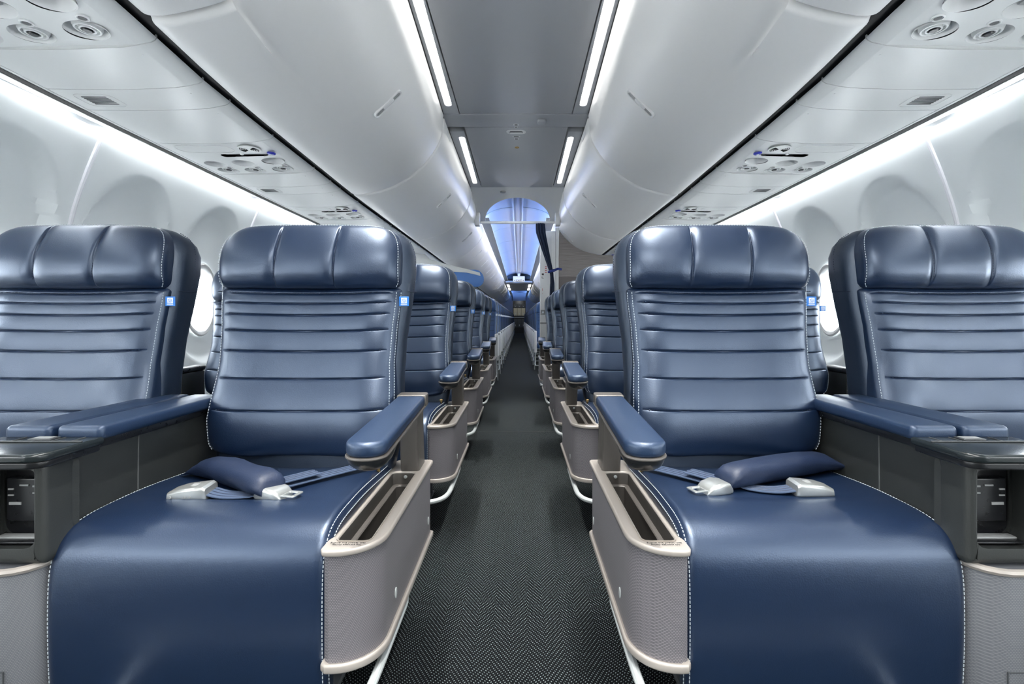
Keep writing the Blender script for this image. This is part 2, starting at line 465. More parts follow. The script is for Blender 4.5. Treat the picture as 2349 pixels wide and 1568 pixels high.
# windows
wn = 1
for side in (-1, 1):
    for c in WINC:
        if c < .9 or c > 6.2: continue
        x = wallx(WZ, c)+.036
        mb = MB(); rings = []
        tilt = lambda z: wallx(z, c)-wallx(WZ, c)
        for (k1, dx) in ((1.17, -.004), (1.12, -.010), (1.04, -.008), (.94, .010), (.90, .045)):
            rings.append([(side*(x+dx+tilt(WZ+WRZ*k1*math.sin(a))), c+WRY*k1*math.cos(a), WZ+WRZ*k1*math.sin(a)) for a in [2*PI*i/40 for i in range(40)]])
        mb.loft(rings, cap=False)
        o = mb.build('window_%d' % wn, M['white'])
        tag(o, 'oval cabin window in the %s wall' % SIDE[side], kind='structure'); wn += 1
        mb = MB()
        mb.loft([[(side*(x+dx), c+WRY*.91*math.cos(a), WZ+WRZ*.91*math.sin(a)) for a in [2*PI*i/40 for i in range(40)]] for dx in (.034, .038)])
        mb.build('window_pane', M['glass'], o)
# wall above/behind: bulkheads
mb = MB(); mb.box(-1.9, 1.9, YS0-.04, YS0, 0, 2.5)
tag(mb.build('wall_front', M['white'], smooth=False), 'white bulkhead wall at the nose end', kind='structure')
mb = MB(); mb.box(-1.88, 1.88, YS0, YS0+.02, 0, 1.0)  # unseen dark sheet added to keep low light off the seat fronts
tag(mb.build('bounce_blocker_front', M['darkgrey'], smooth=False), 'unseen dark panel added low on the nose bulkhead to cut bounce light', kind='structure')

# ------------------------------------------------------------------ aisle ceiling
CZ = CAMZ+1.30
def ypr(d0, d1, x0, x1, z0, z1, mb, r=.003): mb.box(x0, x1, d0, d1, z0, z1, r, 2)
SEAMX = .356
def ceilpanel(name, label, y0, y1, x0, x1, z, m, r=.004):
    mb = MB(); mb.box(x0, x1, y0, y1, z, z+.02, r, 2)
    o = mb.build(name, m); return tag(o, label, 'ceiling panel')
ceilpanel('ceiling_panel', 'large grey aisle ceiling panel nearest the camera', YS0, 3.075, -SEAMX, SEAMX, CZ, M['ceil'])
cp = ceilpanel('ceiling_panel', 'grey access ceiling panel with a pull latch between the short lights', 3.285, 4.78, -SEAMX+.004, SEAMX-.004, CZ-.006, M['ceil'], .012)
mb = MB(); mb.box(-.47, .47, 3.081, 3.279, CZ-.004, CZ+.02, .004, 2)
o = mb.build('ceiling_crossbeam', M['ceil']); tag(o, 'plain grey cross panel between the two aisle ceiling panels', 'ceiling panel')
# light troughs + strips
def strip(side, y0, y1, x0, x1, label):
    """x0,x1 = centre X at y0,y1"""
    ym0, ym1 = y0-.10, y1+.12
    root = thing('aisle_light', label, 'ceiling light', (side*x1, (y0+y1)/2, CZ), 'strip lights beside the aisle ceiling panels')
    org = root.location
    mb = MB(); out = []
    def cx(y): return x0+(x1-x0)*(y-y0)/(y1-y0)
    W = .022; n = 8
    P = []
    for k in range(n+1):
        a = PI+PI*k/n; P.append((side*(cx(y0)+W*math.cos(a)), y0+W+W*math.sin(a)))
    for k in range(n+1):
        a = PI*k/n; P.append((side*(cx(y1)+W*math.cos(a)), y1-W+W*math.sin(a)))
    mb.slab(P, CZ+.012, CZ+.019, .002); mb.build('light_lens', M['strip'], root, org)
    outer = []; ys = stations(ym0 if ym0 > 0 else y0-.1, ym1, .3)
    for y in ys: outer.append((side*(SEAMX+.006), y))
    for y in ys[::-1]: outer.append((side*max(SEAMX+.036, abs(tpr(.463, y))-.002), y))
    mb = MB(); hole_panel(mb, outer, [P], lambda a, b: (a, b, CZ-.002))
    n = len(P); mb.loft([[(a, b, CZ-.002) for a, b in P], [(a, b, CZ+.022) for a, b in P]], cap=False)
    n = len(outer); mb.loft([[(a, b, CZ-.002) for a, b in outer], [(a, b, CZ+.03) for a, b in outer]], cap=False)
    mb.build('trough', M['ceil'], root, org, recalc=False)
for s in (-1, 1):
    strip(s, -1.6, 2.96, .325, .410, 'long bright strip light on the %s of the near ceiling panel' % SIDE[s])
    strip(s, 3.46, 4.66, .392, .404, 'short bright strip light on the %s of the access panel' % SIDE[s])
# things on the ceiling: latch, placards, detector
rt = thing('ceiling_latch', 'recessed grey pull latch on the access ceiling panel', 'latch', (0, 3.36, CZ-.006)); z = CZ-.006
mb = MB(); mb.frame(rrect(-.067, .067, 3.315, 3.385, .03), rrect(-.045, .045, 3.33, 3.372, .012), z-.006, z-.0005, .002); mb.build('latch_bezel', M['white'], rt, rt.location)
mb = MB(); mb.box(-.045, .045, 3.33, 3.372, z-.003, z-.0005, .001, 1); mb.build('latch_well', M['darkgrey'], rt, rt.location)
mb = MB(); mb.box(-.042, .042, 3.352, 3.371, z-.010, z-.003, .003, 2); mb.build('latch_paddle', M['white'], rt, rt.location)
def placard(name, x, y, w_, h_, label, z=None):
    z = z or CZ-.006
    r = thing(name, label, 'placard', (x, y, z))
    mb = MB(); mb.box(x-w_/2, x+w_/2, y-h_/2, y+h_/2, z-.0015, z-.0002, .0004, 1); mb.build('placard_plate', M['white'], r, r.location)
    mb = MB()
    for q in (-1, 0, 1): mb.box(x-w_*.3, x+w_*.3, y+q*h_*.27-h_*.07, y+q*h_*.27+h_*.07, z-.0022, z-.0014)
    mb.build('printed_symbol', M['ink'], r, r.location, smooth=False)
placard('ceiling_placard', 0, 3.235, .034, .03, 'small printed placard on the cross panel just before the latch', CZ-.004)
placard('ceiling_placard', 0, 3.275, .02, .02, 'tiny printed placard touching the latch front edge', CZ-.004)
placard('ceiling_placard', 0, 3.44, .055, .016, 'wide printed line placard just past the latch')
placard('ceiling_placard', 0, 3.485, .034, .022, 'small arrow placard second past the latch')
mb = MB(); mb.lathe((.004, 3.66, CZ-.006), [(.017, 0), (.016, -.004), (.009, -.004), (.007, -.001)], 20)
tag(mb.build('panel_lock', M['brass']), 'round lock button in the access ceiling panel', 'lock')
mb = MB(); mb.slab(rrect(.14, .198, 3.135, 3.20, .018), CZ-.022, CZ-.004, .006)
tag(mb.build('ceiling_sensor', M['ceil']), 'small rounded grey sensor dome on the cross panel right of the latch', 'sensor')
mb = MB(); mb.lathe((-.145, 4.795, CZ-.055), [(.03, 0), (.028, -.012), (.012, -.016)], 20, tf=lambda a, b, zz: (-.145+a, 4.90+b, CZ-.014+zz))
tag(mb.build('wall_sensor', M['grey']), 'round sensor on the white arch panel above the aisle', 'sensor')

# ------------------------------------------------------------------ cabin arch between the cabins
BP = spline([(.463, 1.285, 0), (.470, 1.20, 0), (.497, 1.105, 0), (.580, .985, 0), (.694, .888, 0), (.808, .828, 0), (.93, .795, 0), (1.00, .784, 0), (1.040, .790, 0), (1.052, .812, 0)], 6)
PY = 4.80
def portal():
    N = 40; d1 = 5.84; hw = .385
    ph = lambda d: 1.302-.139*(d-PY)
    def pw(d):   # half width just inside the bin doors
        h = ph(d); return min((p[0] for p in BP if p[1] <= h), default=.47)+.004
    poly = []
    ds = [PY+(d1-PY)*i/10 for i in range(11)]
    poly += [(-pw(d), d) for d in ds[::-1]]+[(pw(d), d) for d in ds]
    op = [(hw*math.cos(PI*k/N), d1-(d1-5.07)*math.sin(PI*k/N)) for k in range(N+1)]
    poly += op; n = len(poly)
    rr = delaunay_2d_cdt([Vector(p) for p in poly], [(i, (i+1) % n) for i in range(n)], [], 1, 1e-6)
    mb = MB()
    mb.add([(p.x, p.y, CAMZ+ph(p.y)) for p in rr[0]], [tuple(f) for f in rr[2]])
    mb.add([(p.x, p.y, CAMZ+ph(p.y)+.02) for p in rr[0]], [tuple(f) for f in rr[2]])
    k = len(op)
    mb.add([(a, b, CAMZ+ph(b)) for a, b in op]+[(a, b, CAMZ+ph(b)+.03) for a, b in op], [(i, i+1, k+i+1, k+i) for i in range(k-1)])
    o = mb.build('cabin_arch', M['white'], recalc=False, sharp=25); tag(o, 'white arched ceiling panel at the rear of the first cabin', 'arch panel')
portal()
# ------------------------------------------------------------------ rear cabin vaulted ceiling
def vault(y0, y1, zc, ze, xe, label, label_ch):
    r = thing('vaulted_ceiling', label, 'ceiling vault', (0, (y0+y1)/2, CAMZ+ze))
    n = 26
    segs = max(1, int(round((y1-y0)/1.27))); L = (y1-y0)/segs
    for i in range(segs):
        mb = MB(); ys = stations(y0+i*L+.004, y0+(i+1)*L-.004, .3)
        rings = []
        for y in ys:
            row = []
            for k in range(n+1):
                a = PI*k/n; row.append((-xe*math.cos(a), y, CAMZ+ze+(zc-ze)*max(0, math.sin(a))**.8))
            row += [(p[0]*1.0, y, p[2]+.012) for p in row[::-1]]
            rings.append(row)
        mb.loft(rings); mb.build('vault_panel', M['vault'], r, r.location)
    mb = MB(); z = CAMZ+zc
    for s in (-1, 1): mb.box(s*.055, s*.067, y0, y1, z-.035, z-.002, .003, 2)
    mb.build('center_channel', M['ceil'], r, r.location)
    mb = MB(); mb.box(-.055, .055, y0, y1, z-.012, z-.002); mb.build('channel_cover', M['vault'], r, r.location)
vault(5.10, 15.8, 1.47, 1.27, .455, 'long vaulted rear cabin ceiling lit blue along its edges', '')
mb = MB(); rings = []
for y_ in (6.37, 6.45):
    row = []
    for i_ in range(27):
        a_ = PI*i_/26; row.append((-.452*math.cos(a_), y_, CAMZ+1.262+.20*max(0, math.sin(a_))**.8))
    row += [(p[0], y_, p[2]+.02) for p in row[::-1]]
    rings.append(row)
mb.loft(rings); tag(mb.build('vault_joint', M['grey']), 'dark curved joint band across the rear vault just past the arch', 'ceiling joint')
vault(20.6, 26.6, 1.43, 1.26, .455, 'short vaulted ceiling section at the far end of the cabin', '')
for s in (-1, 1):
    for (y0, y1, nm) in ((5.12, 15.7, 'long'), (20.7, 26.5, 'short')):
        mb = MB(); mb.box(s*.345, s*.462, y0+(.75 if nm == 'long' else 0), y1, CAMZ+1.212, CAMZ+1.222, .003, 1)
        tag(mb.build('light_shelf', M['white']), '%s white light shelf along the %s edge of the rear vaulted ceiling' % (nm, SIDE[s]), 'light shelf')
        if nm == 'long' and s > 0:
            mb = MB(); mb.box(-.40, .40, 5.12, 5.15, CAMZ+1.30, CAMZ+1.31); tag(mb.build('vault_fill_light', M['endw'], smooth=False), 'unseen white light added past the arch to brighten the vault', 'cove light')  # hidden emitter added above the arch to whiten the near vault
        mb = MB(); mb.box(s*.400, s*.415, y0+.75 if nm == 'long' else y0, y1, CAMZ+1.2225, CAMZ+1.235)
        o = mb.build('mood_light', M['mood'], smooth=False)
        tag(o, '%s blue cove light along the %s edge of the rear vaulted ceiling' % (nm, SIDE[s]), 'cove light')
        mb = MB(); mb.box(s*.430, s*.445, y0+.75 if nm == 'long' else y0, y1, CAMZ+1.2225, CAMZ+1.235)
        tag(mb.build('bin_wash_light', M['moodw'], smooth=False), '%s white wash light on the %s light shelf of the rear cabin' % (nm, SIDE[s]), 'cove light')
# low ceiling section with four small lights + lit exit sign
mb = MB(); mb.box(-.45, .45, 16.2, 20.5, CAMZ+1.17, CAMZ+1.25, .02, 2); tag(mb.build('low_ceiling', M['ceil']), 'lower flat grey ceiling section beyond the exit sign', 'ceiling panel')
mb = MB(); mb.box(-.45, .45, 15.85, 16.25, CAMZ+1.16, CAMZ+1.24, .03, 3); tag(mb.build('ceiling_header', M['psu']), 'white curved header beam just behind the exit sign', 'header beam')
for s in (-1, 1):
    for y0, nm in ((16.7, 'nearer'), (18.6, 'farther')):
        mb = MB(); mb.box(s*.34, s*.42, y0, y0+1.3, CAMZ+1.16, CAMZ+1.172, .004, 1)
        tag(mb.build('recessed_light', M['strip']), '%s small bright light on the %s of the low ceiling' % (nm, SIDE[s]), 'ceiling light')
r = thing('exit_sign', 'cream lit exit sign hanging over the rear aisle', 'sign', (0, 15.6, CAMZ+1.2))
mb = MB(); mb.box(-.19, .19, 15.55, 15.62, CAMZ+1.18, CAMZ+1.36, .01, 2); mb.build('sign_box', M['signcream'], r, r.location)
mb = MB(); mb.box(-.04, .04, 15.57, 15.60, CAMZ+1.35, CAMZ+1.45); mb.build('hanger', M['white'], r, r.location)
def text(body, size, loc, rot, m, name, parent, org, ext=.0003, align='CENTER'):
    c = bpy.data.curves.new(name, 'FONT'); c.body = body; c.size = size; c.extrude = ext; c.align_x = align; c.align_y = 'CENTER'
    t = bpy.data.objects.new('tmp', c); COL.objects.link(t)
    dg = bpy.context.evaluated_depsgraph_get(); me = bpy.data.meshes.new_from_object(t.evaluated_get(dg))
    bpy.data.objects.remove(t)
    me.transform(Matrix.Translation(Vector(loc)-Vector(org)) @ rot.to_4x4())
    me.materials.clear(); me.materials.append(m); me.name = name
    o = bpy.data.objects.new(name, me); COL.objects.link(o); o.parent = parent; return o
RX = Matrix.Rotation(PI/2, 3, 'X'); RZ180 = Matrix.Rotation(PI, 3, 'Z')
text('\u2022 EXIT \u2022', .095, (0, 15.545, CAMZ+1.215), RX, M['ink'], 'sign_lettering', r, r.location)

# ------------------------------------------------------------------ overhead bins
def profile_at(i): return BP[i]
def binmesh(side, y0, y1, r=.022):
    mb = MB(); rings = []
    out = [(a, b) for a, b, _ in BP]+[(1.052, 1.30), (.60, 1.30)]
    st = [y0]+[y0+r*(1-math.cos(PI/2*k/5)) for k in range(1, 6)]+stations(y0+r, y1-r, .22)[1:-1]+[y1-r*(1-math.cos(PI/2*k/5)) for k in range(5, 0, -1)]+[y1]
    for y in st:
        e = min(y-y0, y1-y); ins = 0 if e >= r else r*(1-math.sqrt(max(0, 1-((r-e)/r)**2)))
        o = offset(out, -ins)
        rings.append([(side*tpr(a, y), y, CAMZ+b) for a, b in o])
    mb.loft(rings); return mb
def handle(side, root, yc, org):
    # frame of reference on the bin surface
    k = min(range(len(BP)), key=lambda i: abs(BP[i][0]-.592)); p = BP[k]; a = BP[k-2]; b = BP[k+2]
    tx, tz = a[0]-b[0], a[1]-b[1]; l = math.hypot(tx, tz); tx /= l; tz /= l     # up along the profile
    nx, nz = -abs(tz), -abs(tx)       # outward (towards aisle / down)
    px = abs(tpr(p[0], yc))
    def tf(u, v, h): return (side*(px+tx*u*1.0+nx*h), yc+v, CAMZ+p[1]+tz*u+nz*h)
    out = rrect(-.083, .083, -.020, .020, .0195, 6); inn = rrect(-.073, .073, -.013, .013, .0125, 6)
    h = MB(); h.frame(out, inn, -.010, .005, .002, tf=tf); ho = h.build('handle', M['white'], root, org)
    h = MB(); h.slab(inn, -.004, .0012, .0005, tf=tf); h.build('handle_shade_plate', M['grey'], ho, org)  # flat plate, its grey stands in for the shade of a recess
    h = MB(); h.slab(rrect(-.030, .034, -.0115, .0115, .010, 5), -.003, .0045, .002, tf=tf); h.build('handle_paddle', M['white'], ho, org)
BINS = [(-1.6, -.36), (-.35, 1.27), (1.283, 3.08), (3.092, 4.86), (4.872, 6.62)]
y = 6.632
while y < 25.3: BINS.append((y, y+1.262)); y += 1.27
for side in (-1, 1):
    for i, (y0, y1) in enumerate(BINS):
        yc = (y0+y1)/2
        nm = ['behind the camera', 'at the top corner, closest to the camera', 'first full white bin from the camera', 'second full white bin', 'third white bin, just before the rear cabin'][i] if i < 5 else '%s narrow rear cabin bin past the arch' % ORD[i-5]
        r = thing('overhead_bin', 'white overhead bin on the %s, %s' % (SIDE[side], nm), 'overhead bin', (side*.8, yc, CAMZ+.8), 'overhead bins on the %s' % SIDE[side])
        binmesh(side, y0, y1, .022 if i < 5 else .014).build('bin_door', M['bin'], r, r.location, sharp=50)
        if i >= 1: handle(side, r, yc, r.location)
        if i < 6:   # label plate on the upper lip
            mb = MB(); yy = y0+.22
            mb.box(side*(abs(tpr(.464, yy))-.002), side*abs(tpr(.464, yy)+.0), yy-.07, yy+.07, CAMZ+1.235, CAMZ+1.265, .0005, 1); mb.build('lip_placard', M['white'], r, r.location)
    # dark recess line behind the bins
    mb = MB(); rings = []
    for y in stations(YS0, YEND, .3): rings.append([(side*tpr(1.04, y), y, CAMZ+.815), (side*tpr(1.14, y), y, CAMZ+.815), (side*tpr(1.14, y), y, CAMZ+.84), (side*tpr(1.04, y), y, CAMZ+.84)])
    mb.loft(rings); o = mb.build('trim_%d' % k, M['blackgap']); k += 1
    tag(o, 'black gap line between bins and service panels on the %s' % SIDE[side], kind='structure')
k = 60
# ------------------------------------------------------------------ service panels (PSU)
UP = 1.21
def edgez(X):   # height above camera of the panel underside
    return lerp([(1.095, .806), (1.101, .799), (1.112, .793), (1.15, .785), (1.20, .778), (1.27, .7735), (1.40, .772), (1.62, .776)], X)
def psupanel(side, y0, y1, root, org, holes=(), name='panel'):
    mb = MB(); g = .002
    tf = lambda X, y: (side*tpr(X, y), y, CAMZ+edgez(X))
    # curved lip
    xs = [1.095, 1.098, 1.101, 1.106, 1.112, 1.13, 1.15]
    ys = stations(y0+g, y1-g, .12)
    mb.loft([[tf(x, y) for x in xs] for y in ys], cap=False, closed=False)
    # main field with holes; add interior points via several strips when no holes
    if not holes:
        xs = [1.15, 1.19, 1.35, 1.48, 1.60]
        mb.loft([[tf(x, y) for x in xs] for y in ys], cap=False, closed=False)
    else:
        outer = [(1.15, y) for y in ys]+[(1.60, y) for y in ys[::-1]]
        hole_panel(mb, outer, list(holes), tf)
    # upturned return edges so panel has a visible thickness
    for yy in (y0+g, y1-g):
        xs = [1.095, 1.098, 1.101, 1.106, 1.112, 1.13, 1.15, 1.19, 1.35, 1.48, 1.60]
        mb.loft([[tf(x, yy) for x in xs], [(side*tpr(x, yy), yy, CAMZ+edgez(x)+.012) for x in xs]], cap=False, closed=False)
    return mb.build(name, M['psu'], root, org, recalc=False)
def psuunit(side, yl, nm):
    """yl = Y of the reading light row"""
    y0, y1 = yl-.27, yl+.19
    r = thing('passenger_service_unit', 'grey service panel with reading lights and air vents on the %s, %s' % (SIDE[side], nm), 'service panel', (side*1.36, yl, CAMZ+.775), 'passenger service units on the %s' % SIDE[side])
    org = r.location; R = .052
    lights = [(1.215, yl-.02), (1.37, yl), (1.515, yl+.02)]
    noz = [(1.225, yl+.105), (1.37, yl+.115), (1.51, yl+.12)]
    bar = rrect(1.195, 1.41, yl-.135, yl-.095, .018)
    holes = [circ(x, y, R, 28, R*.92) for x, y in lights]+[circ(x, y, R*.98, 28, R*.86) for x, y in noz]+[bar]
    psupanel(side, y0, y1, r, org, holes, 'unit_panel')
    def dish(x, y, R, ry, depth, name, m, base=True):
        mb = MB(); rings = []
        for (kk, h) in ((1.0, 0), (.97, .004), (.86, depth*.55), (.62, depth*.92), (.3, depth), (.05, depth)):
            rings.append([(side*tpr(x+R*kk*math.cos(a), y), y+ry*kk*math.sin(a), CAMZ+edgez(x)+h) for a in [2*PI*i/28 for i in range(28)]])
        mb.loft(rings, cap=False)
        return mb.build(name, m, r, org, recalc=False)
    for x, y in lights:
        d = dish(x, y, R, R*.92, .032, 'reading_light', M['white'])
        mb = MB(); mb.lathe((side*tpr(x, y), y+.012, CAMZ+edgez(x)+.022), [(.015, .008), (.015, 0), (.011, -.003)], 16); mb.build('light_lens', M['grey'], d, org)
    for x, y in noz:
        d = dish(x, y, R*.98, R*.86, .034, 'air_vent', M['white'])
        mb = MB(); c = (side*tpr(x, y), y+.004, CAMZ+edgez(x))
        mb.lathe(c, [(.034, .032), (.034, .012), (.030, .004), (.026, .004), (.024, .010), (.020, .010), (.019, .003), (.015, .003), (.013, .012)], 24)
        mb.build('vent_nozzle', M['psu'], d, org)
        mb = MB(); mb.lathe((c[0], c[1], c[2]+.001), [(.0125, .003), (.0125, 0.001), (.010, -.001)], 20); mb.build('vent_plug', M['black'], d, org)
        mb = MB(); bx, by = side*tpr(x-.035, y), y-.052
        mb.lathe((bx, by, CAMZ+edgez(x-.035)), [(.015, .002), (.015, -.003), (.012, -.004), (.010, -.001)], 18); b_ = mb.build('switch_ring', M['white'], d, org)
        mb = MB(); mb.lathe((bx, by, CAMZ+edgez(x-.035)-.001), [(.0098, .001), (.009, -.002)], 16); mb.build('switch', M['darkgrey'], d, org)
    # sign bar
    mb = MB(); mb.slab(bar, CAMZ+.774, CAMZ+.80, .003, tf=lambda a, b, z: (side*tpr(a, b), b, z+.010)); mb.build('sign_recess', M['psu'], r, org)
    mb = MB(); mb.lathe((side*tpr(1.30, yl), yl-.138, CAMZ+.7715), [(.008, .004), (.008, -.002), (.004, -.004)], 12); mb.build('sensor_dot', M['white'], r, org)
    # attendant call button
    mb = MB(); mb.lathe((side*tpr(1.165, yl), yl-.135, CAMZ+.776), [(.019, .002), (.018, -.004), (.014, -.006)], 20); c = mb.build('call_button', M['callblue'], r, org)
    mb = MB(); mb.lathe((side*tpr(1.165, yl), yl-.135, CAMZ+.770), [(.006, .002), (.005, -.002)], 12); mb.build('call_symbol', M['tagwhite'], c, org)
    # speaker grille: concentric slot rings
    mb = MB(); x, y = side*tpr(1.235, yl), yl-.195
    mb.lathe((x, y, CAMZ+.773), [(.048, .003), (.048, -.0005)], 28); g = mb.build('speaker', M['psu'], r, org)
    mb = MB()
    for i, rr in enumerate((.012, .019, .026, .033, .040)):
        for a0 in (-1, 1):
            A = [(a0*(-.75+1.5*q/8)+(0 if a0 > 0 else PI)) for q in range(9)]
            mb.tube([(x+rr*math.cos(a), y+rr*.9*math.sin(a), CAMZ+.7722) for a in A], .0017, 4)
    mb.build('speaker_slots', M['blackgap'], g, org)
    # oblong cover line
    mb = MB(); o1 = rrect(1.31, 1.56, yl-.245, yl-.155, .04); mb.frame(o1, offset(o1, -.0022), -.0010, .0012, .0004, tf=lambda a, b, z: (side*tpr(a, b), b, CAMZ+edgez(a)+z))
    mb.build('cover_plate_rim', M['white'], r, org)
UNITS = [UP*i+1.20 for i in range(0, 5)]
for side in (-1, 1):
    for i, yl in enumerate(UNITS):
        psuunit(side, yl, ['nearest the camera', 'second from the camera', 'third from the camera', 'fourth from the camera', 'fifth from the camera'][i])
        for j, (a, b) in enumerate(((yl+.19, yl+.435), (yl+.435, yl+.60), (yl+.60, yl+UP-.27))):
            r = thing('filler_panel', 'plain grey filler panel on the %s, %s after service unit %s' % (SIDE[side], ['directly', 'one step', 'two steps'][j], ORD[i]), 'ceiling panel', (side*1.36, (a+b)/2, CAMZ+.775), 'plain filler panels on the %s' % SIDE[side])
            psupanel(side, a, b, r, r.location)
            if j == 1:
                r['label'] = 'narrow grey panel with a small vent grille on the %s, after the %s service unit' % (SIDE[side], ORD[i])
                mb = MB(); yc = (a+b)/2
                for q in range(6): mb.box(side*tpr(1.455, yc), side*tpr(1.535, yc), yc-.03+q*.011, yc-.03+q*.011+.006, CAMZ+.7725, CAMZ+.7745)
                mb.build('vent_grille', M['darkgrey'], r, r.location, smooth=False)
                mb = MB(); o1 = rrect(1.43, 1.56, yc-.048, yc+.05, .025); mb.frame(o1, offset(o1, -.0022), -.0010, .0012, .0004, tf=lambda a_, b_, z: (side*tpr(a_, b_), b_, CAMZ+edgez(a_)+z))
                mb.build('grille_rim', M['white'], r, r.location)
            mb = MB(); mb.lathe((side*tpr(1.16, a), a+.035, CAMZ+.776), [(.003, 0), (.0025, -.002)], 8); mb.build('fastener', M['white'], r, r.location)
    r = thing('filler_panel', 'plain grey filler panel above and behind the camera on the %s' % SIDE[side], 'ceiling panel', (side*1.36, -.5, CAMZ+.775)); psupanel(side, YS0, UNITS[0]-.27, r, r.location)
    r = thing('service_panel_run', 'long plain service panel run of the rear cabin on the %s' % SIDE[side], 'ceiling panel', (side*1.36, 16, CAMZ+.775)); psupanel(side, UNITS[-1]+UP-.27, YEND, r, r.location)
    # rails at the outer edge
    def rail(x0, x1, z0, z1, m, nm, lab):
        global k
        mb = MB(); rings = []
        for y in stations(YS0, YEND, .3): rings.append([(side*tpr(x0, y), y, CAMZ+z0), (side*tpr(x1, y), y, CAMZ+z0), (side*tpr(x1, y), y, CAMZ+z1), (side*tpr(x0, y), y, CAMZ+z1)])
        mb.loft(rings); o = mb.build('trim_%d' % k, m); k += 1; tag(o, lab % SIDE[side], kind='structure')
    rail(1.600, 1.612, .774, .80, M['psu'], '', 'thin grey edge rail of the service panels on the %s')
    rail(1.612, 1.640, .773, .80, M['blackgap'], '', 'black trim strip outside the service panels on the %s')
    rail(1.640, 1.652, .771, .80, M['white'], '', 'white lip in front of the wall wash lights on the %s')
    rail(1.652, 1.72, .795, .80, M['white'], '', 'ceiling strip behind the wall wash lights on the %s')
    for i, rb in enumerate(RIBS):
        if rb < 0.5-PITCHW*1.2 or rb > 24: continue
        a, b = rb+.07, rb+PITCHW-.07
        mb = MB(); mb.box(0, 0, 0, 0, 0, 0) if False else None
        rings = []
        for y in stations(a, b, .2):
            rings.append([(side*tpr(x_, y), y, CAMZ+z_) for x_, z_ in ((1.653, .783), (1.682, .783), (1.682, .792), (1.653, .792))])
        mb.loft(rings); o = mb.build('wall_wash_light', M['cove'], smooth=False)
        tag(o, 'slim bright wall wash light on the %s above wall panel %s from the front' % (SIDE[side], ORD[i]), 'wall light', 'wall wash lights on the %s' % SIDE[side])

# ------------------------------------------------------------------ first class seat
ROWP = 0.97; YB = 1.10
SEAT_C, HW = .566, .248
def yb(z): return 1.245+(z-.465)*.155      # backrest front surface line
QS = [.888, .861, .830, .787, .733, .662, .582]
def cushion_pts(kind):
    pass
def pillow(us, vs, fx, fz, fy, drop, back, mi=0):
    """grid u,v in [-1,1]; fx,fz in-plane; fy front depth; edge rounding drop; back depth"""
    mb = MB(); V = []; nu, nv = len(us), len(vs)
    for v in vs:
        for u in us:
            e = 1-math.sqrt(max(0, (1-min(1, abs(u))**9)*(1-min(1, abs(v))**16)))
            V.append((fx(u, v), fy(u, v)+drop*e, fz(u, v)))
    F = [(j*nu+i, j*nu+i+1, (j+1)*nu+i+1, (j+1)*nu+i) for j in range(nv-1) for i in range(nu-1)]
    mb.add(V, F, mi)
    ring = [(0, i) for i in range(nu)]+[(j, nu-1) for j in range(1, nv)]+[(nv-1, i) for i in range(nu-2, -1, -1)]+[(j, 0) for j in range(nv-2, 0, -1)]
    b0 = [V[j*nu+i] for j, i in ring]
    k0 = len(mb.v)
    idx = [j*nu+i for j, i in ring]
    n = len(ring)
    mb.v += [(p[0]*1.0, p[1]+back, p[2]) for p in b0]
    for a in range(n):
        b = (a+1) % n
        mb.f.append((idx[a], idx[b], k0+b, k0+a)); mb.m.append(mi)
    mb.f.append(tuple(k0+a for a in range(n))[::-1]); mb.m.append(mi)
    return mb
def gs(x, s): return math.exp(-(x/s)**2)
def ulist(n, extra=(), dx=.012):
    L = [math.sin(PI/2*(-1+2*i/n))*.999 if False else (-1+2*i/n) for i in range(n+1)]
    L += [s*(1-q) for s in (-1, 1) for q in (.004, .012, .025, .04, .06, .085)]
    for e in extra: L += [e+dx*q for q in (-1.5, -1, -.5, 0, .5, 1, 1.5)]
    L = sorted(set(round(max(-1, min(1, x)), 5) for x in L)); return L

